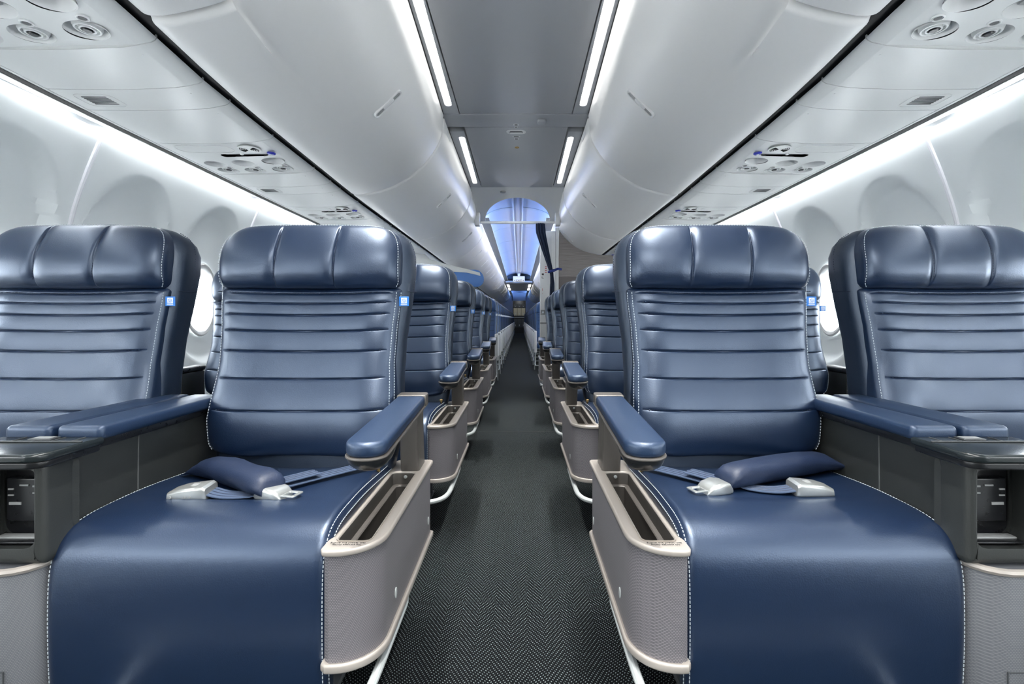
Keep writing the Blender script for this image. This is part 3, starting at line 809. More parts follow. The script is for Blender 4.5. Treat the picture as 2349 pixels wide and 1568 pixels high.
def shiftx(mb, d):
    mb.v = [(p[0]+d, p[1], p[2]) for p in mb.v]
def seat_build(side, kind):
    """side = -1 left pair, +1 right pair of the cabin; kind aisle/window. local x=0 seat centre, y,z in row one coordinates"""
    rt = thing('first_class_seat', 'x', 'airplane seat', (0, 0, 0))
    org = (0, YB, 0); ai = -side if kind == 'aisle' else None     # direction of the aisle
    bo = .018 if side < 0 else 0.0
    # ---- backrest cushion
    zb, zt = .462, .905
    def wz(z): 
        wv = lerp([(.462, .226), (.50, .240), (.56, .246), (.62, .242), (.70, .236), (.80, .240), (.86, .246), (.905, .248)], z)
        if z < .49: wv -= .045*((.49-z)/.028)**2.2
        if z > .893: wv -= .010*((z-.893)/.012)**2
        return wv
    vz = [zb+(zt-zb)*i/54 for i in range(55)]
    for q in QS: vz += [q+d for d in (-.006, -.004, -.0025, -.001, 0, .001, .0025, .004, .006)]
    vz += [zb+.002, zb+.005, zt-.002, zt-.005]
    vz = sorted(set(round(z_, 4) for z_ in vz if zb <= z_ <= zt))
    def v2z(v): return zb+(zt-zb)*(v+1)/2
    vs = [2*(z_-zb)/(zt-zb)-1 for z_ in vz]
    def fy(u, v):
        z_ = v2z(v); y_ = yb(z_)
        y_ -= .010*gs(abs(u)-.72, .28)          # side bolsters
        y_ -= .018*gs(z_-.56, .09)              # lumbar bulge
        zz = z_-.006*(u*u-.3)                   # seams sag in the middle
        au = min(1, max(0, (.90-abs(u))/.04))
        # puffed channels between seams
        ed = [.905]+QS+[.44]
        for a, b in zip(ed, ed[1:]):
            if b <= zz <= a:
                t = (zz-b)/(a-b); y_ -= .0022*min(1, (a-b)/.05)*au*max(0, math.sin(PI*t))**.7
        for q in QS: y_ += .0042*gs(zz-q, .0018)*au
        return y_
    us = ulist(26)
    mb = pillow(us, vs, lambda u, v: u*wz(v2z(v)), lambda u, v: v2z(v), fy, .030, .055)
    st = mb
    for q in QS:
        st.dashes([(u*wz(q), fy(u, 2*(q+.006*(u*u-.3)-zb)/(zt-zb)-1)-.0012+.0012, q+.006*(u*u-.3)+.0012) for u in [-.86+1.72*i/16 for i in range(17)]], .0009, .004, .0035, 1)
    for s in (-1, 1):
        for off in ((0.965,) if s != (ai or 9) else (.955, .995)):
            st.dashes([(s*off*wz(z_), fy(off, 2*(z_-zb)/(zt-zb)-1)+.030*(1-math.sqrt(max(0, 1-off**9)))-.0006, z_) for z_ in [zb+.02+(zt-zb-.03)*i/40 for i in range(41)]], .0009, .0045, .0028, 2)
    shiftx(mb, bo); bc = mb.build('backrest_cushion', [M['leather'], M['stitch_dark'], M['stitch']], rt, org, sharp=60)
    # ---- headrest
    hb, ht = .900, 1.082
    def hw(v):
        z_ = hb+(ht-hb)*(v+1)/2; w_ = .246
        t = (z_-.975)/(ht-.975)
        if t > 0: w_ = .246*(.69+.31*(1-min(1, t)**2.7)**(1/2.0))
        t = (.922-z_)/.022
        if t > 0: w_ -= .014*t**2
        return w_
    HSE = (-.325, .315)
    def hy(u, v):
        z_ = hb+(ht-hb)*(v+1)/2
        y_ = yb(z_)-.030-.016*gs(v+.15, .75)+.020*max(0, v)**3+.010*u*u
        y_ += .022*max(0, -v-.55)**1.5*2
        for q in HSE: y_ += .006*gs(u-q-.02*v, .012)*min(1, (1-abs(v))*5); y_ += .003*gs(u-q, .06)
        return y_
    hu = ulist(30, HSE, .012)
    hv = sorted(set([round(-1+2*i/22, 4) for i in range(23)]+[.97, .985, .993, .998, -.97, -.985, -.995]))
    def hz(u, v):
        z_ = hb+(ht-hb)*(v+1)/2
        if v > .6: z_ -= .005*abs(u)**3.2*((v-.6)/.4)      # arched top
        return z_
    hx = lambda u, v: u*(.246+(hw(v)-.246)*max(0, (abs(u)-.36)/.64))
    mb = pillow(hu, hv, hx, hz, hy, .040, .045)
    st = mb; P = []
    for v_ in [-.93+1.85*i/40 for i in range(41)]: P.append((-hw(v_)*.985, hy(-.985, v_)+.030*(1-math.sqrt(max(0, 1-.985**9)))+.002, hz(-.985, v_)))
    vt = .955
    T = [(hx(u, vt), hy(u, vt)+.040*(1-math.sqrt(max(0, (1-abs(u)**9)*(1-vt**16))))-.0008, hz(u, vt)) for u in [-.97+1.94*i/50 for i in range(51)]]
    P2 = [(-p[0], p[1], p[2]) for p in P]
    st.dashes(P[:-1], .0009, .0045, .003, 2); st.dashes(P2[:-1], .0009, .0045, .003, 2); st.dashes(T, .0010, .0045, .003, 2)
    for q in HSE: st.dashes([(hx(q+.02*v_, v_)+.001, hy(q, v_)-.0015, hz(q, v_)) for v_ in [-.75+1.45*i/20 for i in range(21)]], .0009, .004, .003, 1)
    shiftx(mb, bo); he = mb.build('headrest', [M['leather'], M['stitch_dark'], M['stitch']], rt, org, sharp=60)
    # ---- back shell: leather side wings + rear
    mb = MB(); rings = []
    SP = [(.40, .228), (.48, .243), (.56, .250), (.66, .247), (.76, .250), (.86, .262), (.95, .270), (1.0, .268), (1.03, .260), (1.052, .244), (1.070, .215), (1.080, .18), (1.084, .12)]
    for z_, w_ in SP:
        dth = .125 if z_ < .98 else .125-.08*((z_-.98)/.108)**2
        y0 = yb(z_)+.020; y1 = y0+dth
        o = rrect(-w_, w_, y0, y1, [min(.04, w_*.45)]*2+[min(.055, dth*.45, w_*.45)]*2, 6)
        rings.append([(a, b, z_) for a, b in o])
    mb.loft(rings); st = mb
    for s in (-1, 1):
        P = []
        for z_, w_ in spline([(a, b, 0) for a, b in SP[1:11]], 4) if False else [(a, b) for a, b, _ in spline([(a, b, 0) for a, b in SP[1:11]], 4)]:
            P.append((s*(w_-.001), yb(z_)+.020+.060, z_))
        st.dashes(P, .0010, .004, .0035, 1)
        z_ = .895; st.tube([(s*(lerp(SP, z_)+.0005), yb(z_)+.03+.1*q/4, z_+.001*q) for q in range(5)], .0011, 5, mi=1)
    shiftx(mb, bo); mb.build('back_shell', [M['leather_dark'], M['stitch_dark']], rt, org, sharp=60)
    # ---- seat cushion
    top = spline([(1.34, .432, 0), (1.22, .440, 0), (1.08, .449, 0), (.99, .4495, 0), (.928, .446, 0), (.887, .434, 0), (.862, .408, 0), (.850, .365, 0), (.847, .28, 0), (.850, .18, 0), (.857, .10, 0)], 5)
    prof = [(a, b) for a, b, _ in top]+[(.90, .10), (.915, .28), (1.00, .335), (1.34, .335)]
    mb = MB(); rings = []; r = .020
    xs = [-HW+r*(1-math.cos(PI/2*q/6)) for q in range(7)]+[HW*(-.9+1.8*q/14) for q in range(15)]+[HW-r*(1-math.cos(PI/2*q/6)) for q in range(6, -1, -1)]
    for x in xs:
        e = HW-abs(x); ins = r*(1-math.sqrt(max(0, 1-((r-e)/r)**2))) if e < r else 0
        o = offset(prof, -ins)
        sag = .006*gs(x/HW, .7)
        rings.append([(x, a, b-(sag if (b > .42 and 1.0 < a < 1.33) else 0)) for a, b in o])
    mb.loft(rings); st = mb; T = [(a, b) for a, b, _ in top]
    for s in (-1, 1):
        pin = offset([(a, b) for a, b in prof], -.0046)[:len(T)-1]
        st.dashes([(s*(HW-.0062), a, b) for a, b in pin[2:]], .0009, .0045, .003, 1)
        pin = offset(prof, -.016)[:len(T)-1]
        st.dashes([(s*(HW+.0004), a, b) for a, b in pin[2:]], .0009, .0045, .003, 1)
    sc = mb.build('seat_cushion', [M['leather'], M['stitch']], rt, org, sharp=60)
    # ---- frame and legs
    mb = MB(); mb.box(-.20, .20, .93, 1.33, .27, .335, .01, 2); mb.build('seat_frame', M['darkgrey'], rt, org)
    for s in (-1, 1):
        mb = MB(); mb.tube([(s*.17, 1.28, 0.0), (s*.17, 1.24, .28)], .016, 8); mb.tube([(s*.17, .99, 0.0), (s*.17, 1.02, .28)], .014, 8); mb.box(s*.17-.02, s*.17+.02, .96, 1.31, 0, .012, .003, 1)
        mb.build('leg', M['darkgrey'], rt, org)
    # ---- tag (always on the viewer's right edge)
    mb = MB(); zt_, x0 = .868, wz(.868)-.004+bo; yv = yb(zt_)+.014
    mb.box(x0, x0+.027, yv, yv+.002, zt_-.014, zt_+.012, .0006, 1); tg = mb.build('seat_tag', M['tagblue'], rt, org)
    mb = MB(); mb.box(x0+.006, x0+.0215, yv-.0006, yv, zt_-.007, zt_+.0085); mb.build('tag_emblem', M['tagwhite'], tg, org, smooth=False)
    mb = MB()
    for q in range(3): mb.tube([(x0+.0075+q*.0035+.006*t_/6*(1-.3*q/3), yv-.0009, zt_-.0055+.0125*(t_/6)**(.6+.3*q)) for t_ in range(7)], .0004, 4)
    for q in range(3): mb.tube([(x0+.008, yv-.0009, zt_-.004+.004*q), (x0+.0205, yv-.0009, zt_-.0055+.003*q)], .00035, 4)
    mb.build('tag_emblem_lines', M['tagblue'], tg, org)
    mb = MB(); mb.box(x0+.005, x0+.022, yv-.0006, yv, zt_-.0115, zt_-.0095); mb.build('tag_lettering', M['tagwhite'], tg, org, smooth=False)
    if kind == 'aisle': aisle_fittings(rt, side, org)
    else: window_arm(rt, side, org)
    return rt

def aisle_fittings(rt, side, org):
    s = -side            # aisle direction from the seat centre; local x = side*worldX' so use xl()
    def xl(X): return side*(X-SEAT_C)   # X = distance from aisle centre line
    Y0, Y1 = .846, 1.375; ZB, ZT = .213, .418
    Xo, Xi = .229, .3215
    def plan(o, i, y0, y1, rf=.075, rb=.018):
        # rounded large corner at the aisle front
        P = rrect(0, i-o, y0, y1, [rf, .012, rb, .008], 8)
        P = [(xl(o+a), b) for a, b in P]
        return P
    # shell
    pk = MB(); pk.frame(plan(Xo, Xi, Y0, Y1), plan(Xo+.006, Xi-.006, Y0+.006, Y1-.006, .07), ZB, ZT-.006, .001, 1, N=96)
    pk.slab(plan(Xo+.003, Xi-.003, Y0+.003, Y1-.003), ZB+.002, ZB+.012, .001)
    po = pk.build('literature_pocket', M['mesh'], rt, org)
    # top plate with opening
    out = plan(Xo-.007, Xi+.003, Y0-.010, Y1+.006, .080)
    ow = [(xl(a), b) for a, b in rrect(Xo+.020, Xi-.013, Y0+.034, Y1-.105, .010, 4)]
    mb = MB(); mb.frame(out, ow, ZT-.012, ZT, .004, 3, N=120); tp = mb.build('pocket_rim', M['champ'], po, org)
    wl = [(xl(a), b) for a, b in rrect(Xo+.028, Xi-.026, Y0+.042, Y1-.120, .006, 4)]
    mb = MB(); mb.frame(ow, wl, ZT-.040, ZT-.032, .002, 1, N=72)
    A = resample(ow, 72); B = resample(offset(ow, -.0015), 72)
    mb.loft([[(a, b, ZT-.004) for a, b in A], [(a, b, ZT-.036) for a, b in B]], cap=False)
    A = resample(wl, 72); mb.loft([[(a, b, ZT-.034) for a, b in A], [(a, b, ZB+.03) for a, b in A]], cap=False)
    mb.build('pocket_liner', M['taupe'], po, org)
    mb = MB(); mb.frame(plan(Xo-.008, Xi+.003, Y0-.010, Y1+.004, .082), plan(Xo+.004, Xi-.004, Y0+.004, Y1-.004, .072), ZB-.010, ZB+.006, .004, 3, N=96)
    mb.slab(plan(Xo+.004, Xi-.004, Y0+.004, Y1-.004, .072), ZB-.008, ZB, .001)
    mb.build('pocket_base', M['champ'], po, org)
    mb = MB(); mb.lathe((xl((Xo+Xi)/2), Y1-.100, ZT-.012), [(.0045, 0), (.0045, .002), (.002, .003)], 10, tf=lambda a, b, z: (xl((Xo+Xi)/2)+a, Y1-.1065-z, ZT-.013+b)); mb.build('rim_screw', M['silver'], po, org)
    # moulded round marks on the aisle face
    mb = MB()
    for yy, zz in ((.985, .262), (1.335, .262)):
        mb.lathe((0, 0, 0), [(.009, 0), (.009, .0015), (.006, .002)], 12, tf=lambda a, b, z: (xl(Xo-.0004-z), yy+a*.8, zz+b*1.2))
    mb.build('shell_button', M['silver'], po, org)
    cx, cy = xl((Xo+Xi)/2+.008), Y0+.016
    text('No stowage during\ntaxi, takeoff and landing', .0066, (cx, cy, ZT+.0006), RZ180, M['inkgrey'], 'printed_notice', po, org, .0002)
    # baggage bar
    P = [(xl(.236), 1.10, ZB-.004), (xl(.236), 1.095, .185)]
    P += [(xl(.236), 1.08, .178), (xl(.236), .98, .176), (xl(.236), .86, .176), (xl(.240), .80, .176), (xl(.256), .755, .176), (xl(.29), .728, .176), (xl(.34), .722, .176), (xl(.60), .722, .176), (xl(.78), .722, .176)]
    mb = MB(); mb.tube(spline(P, 4), .0085, 10)
    mb.tube([(xl(.70), .722, .176), (xl(.70), 1.0, .10), (xl(.70), 1.0, .0)], .007, 8)
    mb.build('baggage_bar', M['silver'], rt, org)
    # armrest post
    arm = MB()
    rings = []
    for z_, y0, y1 in ((ZT-.03, 1.285, 1.365), (ZT, 1.285, 1.365), (.50, 1.272, 1.350), (.585, 1.262, 1.345)):
        rings.append([(xl(a), b, z_) for a, b in rrect(.243, .293, y0, y1, .006, 3)])
    arm.loft(rings); po2 = arm.build('armrest_post', M['taupe'], rt, org)
    # armrest body: support beam, bulb and padded top (slightly toed towards the aisle at its front)
    def ax(y): return lerp([(.80, .241), (1.35, .263)], y)
    def az(y): return lerp([(.80, .609), (1.35, .620)], y)
    def arm_plan(h, y0, y1, rf, rb):
        P = rrect(-h, h, y0, y1, [rf, rf, rb, rb], 8)
        return P
    def tfa(dz):
        return lambda a, b, c: (xl(ax(b)+a), b, az(b)+c)
    mb = MB(); mb.slab(arm_plan(.0365, .815, 1.262, .034, .004), -.027, 0, .009, 4, tf=tfa(0)); ar = mb.build('armrest', M['pad'], rt, org)
    mb = MB(); mb.slab(arm_plan(.038, 1.264, 1.315, .004, .008), -.028, .001, .004, 3, tf=tfa(0)); mb.build('armrest_cap', M['taupe'], ar, org)
    mb = MB(); rings = []
    for y_ in [.818, .822, .83, .845, .87, .90, .94, .98, 1.05, 1.15, 1.25, 1.312]:
        hw_ = .036*math.sqrt(max(.02, 1-max(0, (.853-y_)/.036)**2)); dp = lerp([(.818, .012), (.83, .026), (.85, .036), (.90, .040), (.95, .030), (.99, .020), (1.1, .018), (1.31, .022)], y_)
        hb_ = lerp([(.9, 1), (1.0, .82), (1.3, .8)], y_)
        ring = []
        for q in range(17):
            a = PI*q/16; ring.append((xl(ax(y_)+hw_*hb_*math.cos(a)), y_, az(y_)-.028-dp*.85*max(0, math.sin(a))**.7))
        rings.append(ring)
    mb.loft(rings); mb.build('armrest_underside', M['black'], ar, org)
    mb = MB(); mb.slab(arm_plan(.0385, .813, 1.315, .036, .006), -.031, -.026, .0025, 2, tf=tfa(0)); mb.build('armrest_frame', M['taupe'], ar, org)
    # seat belt anchor
    mb = MB(); mb.tube([(xl(.330), 1.215, .435), (xl(.329), 1.205, .452)], .0045, 8); mb.lathe((xl(.329), 1.205, .452), [(.007, -.003), (.007, .003), (.004, .005)], 12); mb.build('belt_anchor', M['brass'], rt, org)

def window_arm(rt, side, org):
    x = side*(HW+.045)
    mb = MB(); mb.box(x-.03, x+.03, .90, 1.34, .575, .60, .01, 3); a = mb.build('armrest', M['black'], rt, org)
    mb = MB(); mb.box(x-.022, x+.022, 1.18, 1.34, .20, .575, .008, 2); mb.build('armrest_support', M['cover'], a, org)

def lab(row, side, kind):
    rn = ['front row', 'second row', 'third row', 'fourth row', 'fifth and last row'][row]
    ext = {0: ' quilted back in full view', 1: ' behind the front row', 2: ' partly hidden', 3: ' mostly hidden', 4: ' of the first cabin'}[row]
    return 'navy leather %s seat, %s left of the aisle,%s'.replace('left', SIDE[side]) % (kind, rn, ext)
for side in (-1, 1):
    for kind in ('aisle', 'window'):
        p = seat_build(side, kind)
        X = SEAT_C if kind == 'aisle' else 1.205
        for row in range(5):
            loc = (side*X, YB+ROWP*row, 0)
            if row == 0: o = p; o.location = loc; o['group'] = 'first class seats %s of the aisle' % SIDE[side]
            else: o = dup(p, loc, skip=())
            o['label'] = lab(row, side, kind)

# ------------------------------------------------------------------ consoles between the seats
def console(side):
    r = thing('center_console', 'x', 'armrest console', (0, 0, 0), 'consoles between paired seats on the %s' % SIDE[side])
    C = .883; org = (0, YB, 0)
    def xl(X): return side*(X-C)
    def bx(mb, x0, x1, y0, y1, z0, z1, rr=.006, seg=3): mb.box(xl(x0), xl(x1), y0, y1, z0, z1, rr, seg)
    mb = MB(); bx(mb, .813, .953, .90, 1.34, .39, .575, .004); body = mb.build('console_body', M['cover'], r, org)
    # front block with a real recess
    tf = lambda a, b, c: (xl(a), c, b)
    mb = MB(); mb.frame(rrect(.801, .965, .392, .572, [.006, .006, .012, .012], 6), rrect(.813, .925, .422, .558, [.020, .020, .01, .01], 6), .836, .904, .014, 5, tf=tf, N=96)
    mb.build('console_front', M['cover'], r, org)
    # recess liner + outlet panel
    mb = MB(); bx(mb, .812, .926, .895, .904, .419, .559, .001); bx(mb, .818, .920, .855, .896, .421, .4245, .001); body2 = mb.build('outlet_recess', M['black'], r, org)
    mb = MB(); mb.box(xl(.82), xl(.918), .868, .885, .4235, .428, .002, 2); mb.build('recess_ledge', M['grey'], body2, org)
    mb = MB(); bx(mb, .828, .912, .880, .896, .450, .530, .004); po = mb.build('power_outlet', M['black'], r, org)
    mb = MB()
    for (a, b, w_, h_) in ((.856, .515, .011, .003), (.877, .517, .016, .003), (.901, .510, .010, .003), (.856, .503, .011, .0025), (.901, .499, .010, .0025), (.893, .484, .022, .005)):
        mb.box(xl(a-w_/2), xl(a+w_/2), .8785, .8805, b-h_/2, b+h_/2)
    mb.build('outlet_contacts', M['grey'], po, org, smooth=False)
    # skin joint on the side
    mb = MB(); mb.tube([(xl(.8128), 1.06, .44), (xl(.8128), 1.062, .565)], .0016, 6); mb.tube([(xl(.9532), 1.06, .44), (xl(.9532), 1.062, .565)], .0016, 6); mb.build('panel_joint', M['joint'], body, org)
    # rail under the pads
    mb = MB(); bx(mb, .800, .966, .93, 1.345, .566, .584, .004); mb.build('top_rail', M['black'], r, org)
    # tray
    mb = MB(); mb.slab([(xl(a), b) for a, b in rrect(.785, .985, .812, .945, [.030, .030, .006, .006], 8)], .575, .590, .005, 3); tr = mb.build('cocktail_table', M['tray'], r, org)
    mb = MB(); mb.slab([(xl(a), b) for a, b in rrect(.792, .978, .820, .944, [.028, .028, .006, .006], 8)], .562, .576, .004, 3); mb.build('table_underside', M['black'], tr, org)
    mb = MB(); bx(mb, .790, .980, .898, .902, .590, .5925, .001); mb.build('table_lip', M['darkgrey'], tr, org)
    mb = MB(); bx(mb, .862, .905, .912, .934, .5895, .5925, .001)
    for q in range(4): bx(mb, .815+q*.038, .8165+q*.038, .903, .936, .5895, .5912, .0003, 1)
    mb.build('table_markings', M['darkgrey'], tr, org)
    mb = MB(); bx(mb, .866, .900, .915, .931, .5925, .5935, .0004, 1); mb.build('control_keys', M['grey'], tr, org)
    for (x0, x1) in ((.787, .878), (.888, .979)):
        mb = MB(); mb.slab([(xl(a), b) for a, b in rrect(x0, x1, .938, 1.34, [.012, .012, .004, .004], 6)], .583, .611, .009, 4)
        mb.build('armrest_pad', M['pad'], r, org)
    # pedestal
    out = [(xl(a), b) for a, b in rrect(.8135, .950, .822, 1.36, [.05, .05, .01, .01], 8)]
    mb = MB(); mb.slab(out, .0, .388, .004); mb.build('pedestal', M['meshlow'], r, org)
    mb = MB(); P = resample(out, 80); mb.tube([(a, b, .387) for a, b in P], .0065, 8, loop=True, cap=False); mb.build('pedestal_trim', M['champ'], r, org)
    mb = MB(); bx(mb, .855, .93, .8205, .8225, .218, .2195, .0002, 1); bx(mb, .853, .8545, .8205, .8225, .12, .2195, .0002, 1); mb.build('pedestal_hatch', M['darkgrey'], r, org)
    return r
for side in (-1, 1):
    p = console(side)
    for row in range(5):
        loc = (side*.883, YB+ROWP*row, 0)
        o = p if row == 0 else dup(p, loc); o.location = loc
        o['label'] = 'dark console with twin blue pads between the %s row seats on the %s' % (['front', 'second', 'third', 'fourth', 'fifth'][row], SIDE[side])

# ------------------------------------------------------------------ seat belts of the front row
def belt(side, A, B, tongue, buckle, anchor, label):
    """points given as world (X,Y); A,B = pad ends; tongue, buckle = (centre, angle)"""
    Z = .443
    r = thing('seat_belt', label, 'seat belt', ((A[0]+B[0])/2, (A[1]+B[1])/2, Z)); org = r.location
    ax, ay = B[0]-A[0], B[1]-A[1]; L = math.hypot(ax, ay); ax /= L; ay /= L; nx, ny = -ay, ax
    mb = MB(); rings = []
    for t, w_, h_ in ((-.10, .044, .003), (-.04, .044, .007), (.03, .041, .015), (.10, .038, .021), (.3, .036, .025), (.5, .035, .026), (.7, .035, .026), (.9, .035, .026), (.98, .034, .024), (1.03, .031, .020), (1.055, .026, .014)):
        cx, cy = A[0]+ax*L*t, A[1]+ay*L*t; ring = []
        for q in range(28):
            a = 2*PI*q/28; c_, s_ = math.cos(a), math.sin(a)
            wr = 1+.05*math.sin(6*t*PI+3*a)+.04*math.sin(17*t+5*a)
            ring.append((cx+nx*w_*wr*abs(c_)**.8*(1 if c_ > 0 else -1), cy+ny*w_*wr*abs(c_)**.8*(1 if c_ > 0 else -1), Z+.002+h_+h_*wr*s_))
        rings.append(ring)
    mb.loft(rings); mb.build('belt_pad', M['beltpad'], r, org, sharp=70)
    def local(c, ang):
        ca, sa = math.cos(ang), math.sin(ang)
        return lambda a, b, z: (c[0]+a*ca-b*sa, c[1]+a*sa+b*ca, Z+z)
    tf = local(*buckle)
    mb = MB()   # buckle body, lid-shaped: wedge
    rings = []
    for a, h, w_ in ((-.040, .008, .018), (-.036, .018, .023), (-.015, .024, .025), (.015, .027, .026), (.033, .028, .027), (.039, .024, .026), (.041, .012, .024)):
        o = rrect(-w_, w_, 0.001, h, min(.006, h*.45), 4); rings.append([tf(a, p, q) for p, q in o])
    mb.loft(rings); bu = mb.build('buckle', M['chrome'], r, org)
    mb = MB(); mb.slab(rrect(.002, .014, -.008, .008, .001, 2), .0262, .0272, .0003, 1, tf=tf); mb.build('buckle_mark', M['grey'], bu, org)
    mb = MB()
    for a in (-.028, .0, .010): mb.lathe((0, 0, 0), [(.0028, 0), (.0024, .0012)], 8, tf=lambda p, q, z: tf(a+p, -.0252-z, .009+q))
    mb.build('buckle_rivet', M['grey'], bu, org)
    tf2 = local(*tongue)
    mb = MB(); rings = []
    for a, h, w_ in ((-.038, .014, .020), (-.030, .024, .024), (-.010, .027, .026), (.012, .022, .025), (.022, .014, .022), (.026, .006, .018)):
        o = rrect(-w_, w_, 0.001, h, min(.007, h*.45), 4); rings.append([tf2(a, p, q) for p, q in o])
    mb.loft(rings); tg = mb.build('belt_connector', M['chrome'], r, org)
    mb = MB(); mb.frame(rrect(.012, .054, -.017, .017, .004, 3), rrect(.026, .046, -.010, .010, .002, 3), .010, .013, .0008, 1, tf=tf2); mb.build('connector_blade', M['chrome'], tg, org)
    def strap(P, name='strap', w_=.021):
        P = spline(P, 6); mb = MB(); rings = []
        for i, p in enumerate(P):
            q = P[min(i+1, len(P)-1)]; o_ = P[max(i-1, 0)]; dx, dy = q[0]-o_[0], q[1]-o_[1]; l = math.hypot(dx, dy) or 1; mx, my = -dy/l, dx/l
            rings.append([(p[0]+mx*w_, p[1]+my*w_, p[2]+.0012), (p[0]-mx*w_, p[1]-my*w_, p[2]+.0012), (p[0]-mx*w_, p[1]-my*w_, p[2]-.0008), (p[0]+mx*w_, p[1]+my*w_, p[2]-.0008)])
        mb.loft(rings); o = mb.build(name, M['webbing'], r, org)
        st = MB()
        for kx in (-.55, 0, .55):
            st.tube([(rg[0][0]*(.5+kx/2)+rg[1][0]*(.5-kx/2), rg[0][1]*(.5+kx/2)+rg[1][1]*(.5-kx/2), rg[0][2]+.0003) for rg in rings], .0009, 4)
        st.build('strap_rib', M['beltpad'], o, org)
    bc = buckle[0]; tc_ = tongue[0]
    be = (bc[0]+.036*math.cos(buckle[1]), bc[1]+.036*math.sin(buckle[1]))
    ta = (tc_[0]-.03*math.cos(tongue[1]), tc_[1]-.03*math.sin(tongue[1]))
    strap([(be[0], be[1], Z+.012), ((be[0]*.7+B[0]*.3), be[1]*.7+B[1]*.3-.004, Z+.006), (be[0]*.35+B[0]*.65, be[1]*.35+B[1]*.65, Z+.006), (B[0]*.9+A[0]*.1, B[1]*.9+A[1]*.1, Z+.008)])
    strap([(ta[0], ta[1]+.01, Z+.012), ((ta[0]+anchor[0])/2, (ta[1]+anchor[1])/2+.008, Z+.009), (anchor[0], anchor[1], Z+.006)])
    strap([(ta[0]-.002, ta[1]+.02, Z+.020), ((ta[0]*.6+anchor[0]*.4), (ta[1]*.6+anchor[1]*.4)+.014, Z+.020)], 'strap')
belt(-1, (-.735, 1.175), (-.505, 1.020), ((-.487, 1.015), -.22), ((-.668, 1.020), .10), (-.345, 1.25), 'seat belt with navy pad and silver buckle lying on the left front aisle seat')
belt(1, (.800, 1.215), (.490, 1.075), ((.440, 1.045), PI+.28), ((.650, 1.040), PI-.05), (.345, 1.22), 'seat belt with navy pad and silver buckle lying on the right front aisle seat')

# ------------------------------------------------------------------ economy seats
def econ(side):
    r = thing('economy_seat', 'x', 'airplane seat', (0, 0, 0), 'economy aisle seats %s of the aisle' % SIDE[side]); org = (0, .5, 0)
    mb = MB(); rings = []
    for z_, w_ in ((.44, .20), (.5, .215), (.7, .215), (.9, .22), (.915, .215)):
        rings.append([(a, b, z_) for a, b in rrect(-w_, w_, .50+(z_-.44)*.14, .58+(z_-.44)*.14, .03, 4)])
    mb.loft(rings)
    for z_ in (.58, .66, .73, .79, .84, .88): mb.box(-.19, .19, .498+(z_-.44)*.14, .505+(z_-.44)*.14, z_-.002, z_+.002, mi=1)
    bk = mb.build('backrest_cushion', [M['leather_econ'], M['stitch_dark']], r, org)
    mb = MB(); rings = []
    for z_, w_ in ((.915, .205), (.925, .222), (1.0, .222), (1.05, .205), (1.08, .17), (1.10, .12)):
        rings.append([(a, b, z_) for a, b in rrect(-w_, w_, .545, .63, .035, 4)])
    mb.loft(rings); mb.build('headrest', M['leather_econ'], r, org)
    mb = MB(); rings = []
    for z_, w_ in ((.40, .21), (.6, .225), (.9, .232), (1.02, .23), (1.075, .20), (1.10, .14)):
        rings.append([(a, b, z_) for a, b in rrect(-w_, w_, .57+(z_-.44)*.1, .66+(z_-.44)*.1, .03, 4)])
    mb.loft(rings); mb.build('back_shell', M['leather_dark'], r, org)
    mb = MB(); mb.box(-.22, .22, .02, .50, .36, .45, .03, 3); mb.build('seat_cushion', M['leather_econ'], r, org)
    x = -side*.245
    mb = MB(); mb.box(x-.022, x+.022, .05, .56, .605, .625, .008, 3); a = mb.build('armrest', M['darkgrey'], r, org)
    mb = MB(); mb.box(x-.020, x+.022, .03, .14, .30, .63, .010, 3); mb.box(x-.012, x+.016, .12, .56, .33, .60, .008, 2); mb.build('armrest_panel', M['white'], a, org)
    P = [(x, .06, .30), (x, .06, .17), (x, .02, .12), (x+side*.04, -.02, .11), (x+side*.40, -.02, .11)]
    mb = MB(); mb.tube(spline(P, 4), .009, 8); mb.tube([(x, .06, .25), (x, .35, .19), (x, .45, .0)], .009, 8); mb.tube([(x+side*.3, -.02, .11), (x+side*.3, .06, 0)], .008, 6); mb.build('leg', M['silver'], r, org)
    mb = MB(); mb.box(.21, .237, .557, .56, .855, .885); mb.build('seat_tag', M['tagwhite'], r, org, smooth=False)
    return r
NE = 25
for side in (-1, 1):
    p = econ(side)
    for i in range(NE):
        if side > 0 and i == NE-1: continue
        loc = (side*.508, (6.42 if side < 0 else 7.80)+.80*i, 0)
        o = p if i == 0 else dup(p, loc); o.location = loc
        o['label'] = 'blue economy aisle seat with white armrest on the %s, %s row of the rear cabin' % (SIDE[side], ORD[i])
    for j, X in enumerate((.985, 1.46)):
        o = dup(p, (side*X, 6.42 if side < 0 else 7.80, 0), 'blue economy %s seat in the first rear cabin row on the %s' % (['middle', 'window'][j], SIDE[side]), 'economy seats of the first row %s' % SIDE[side], skip=('leg', 'armrest'))

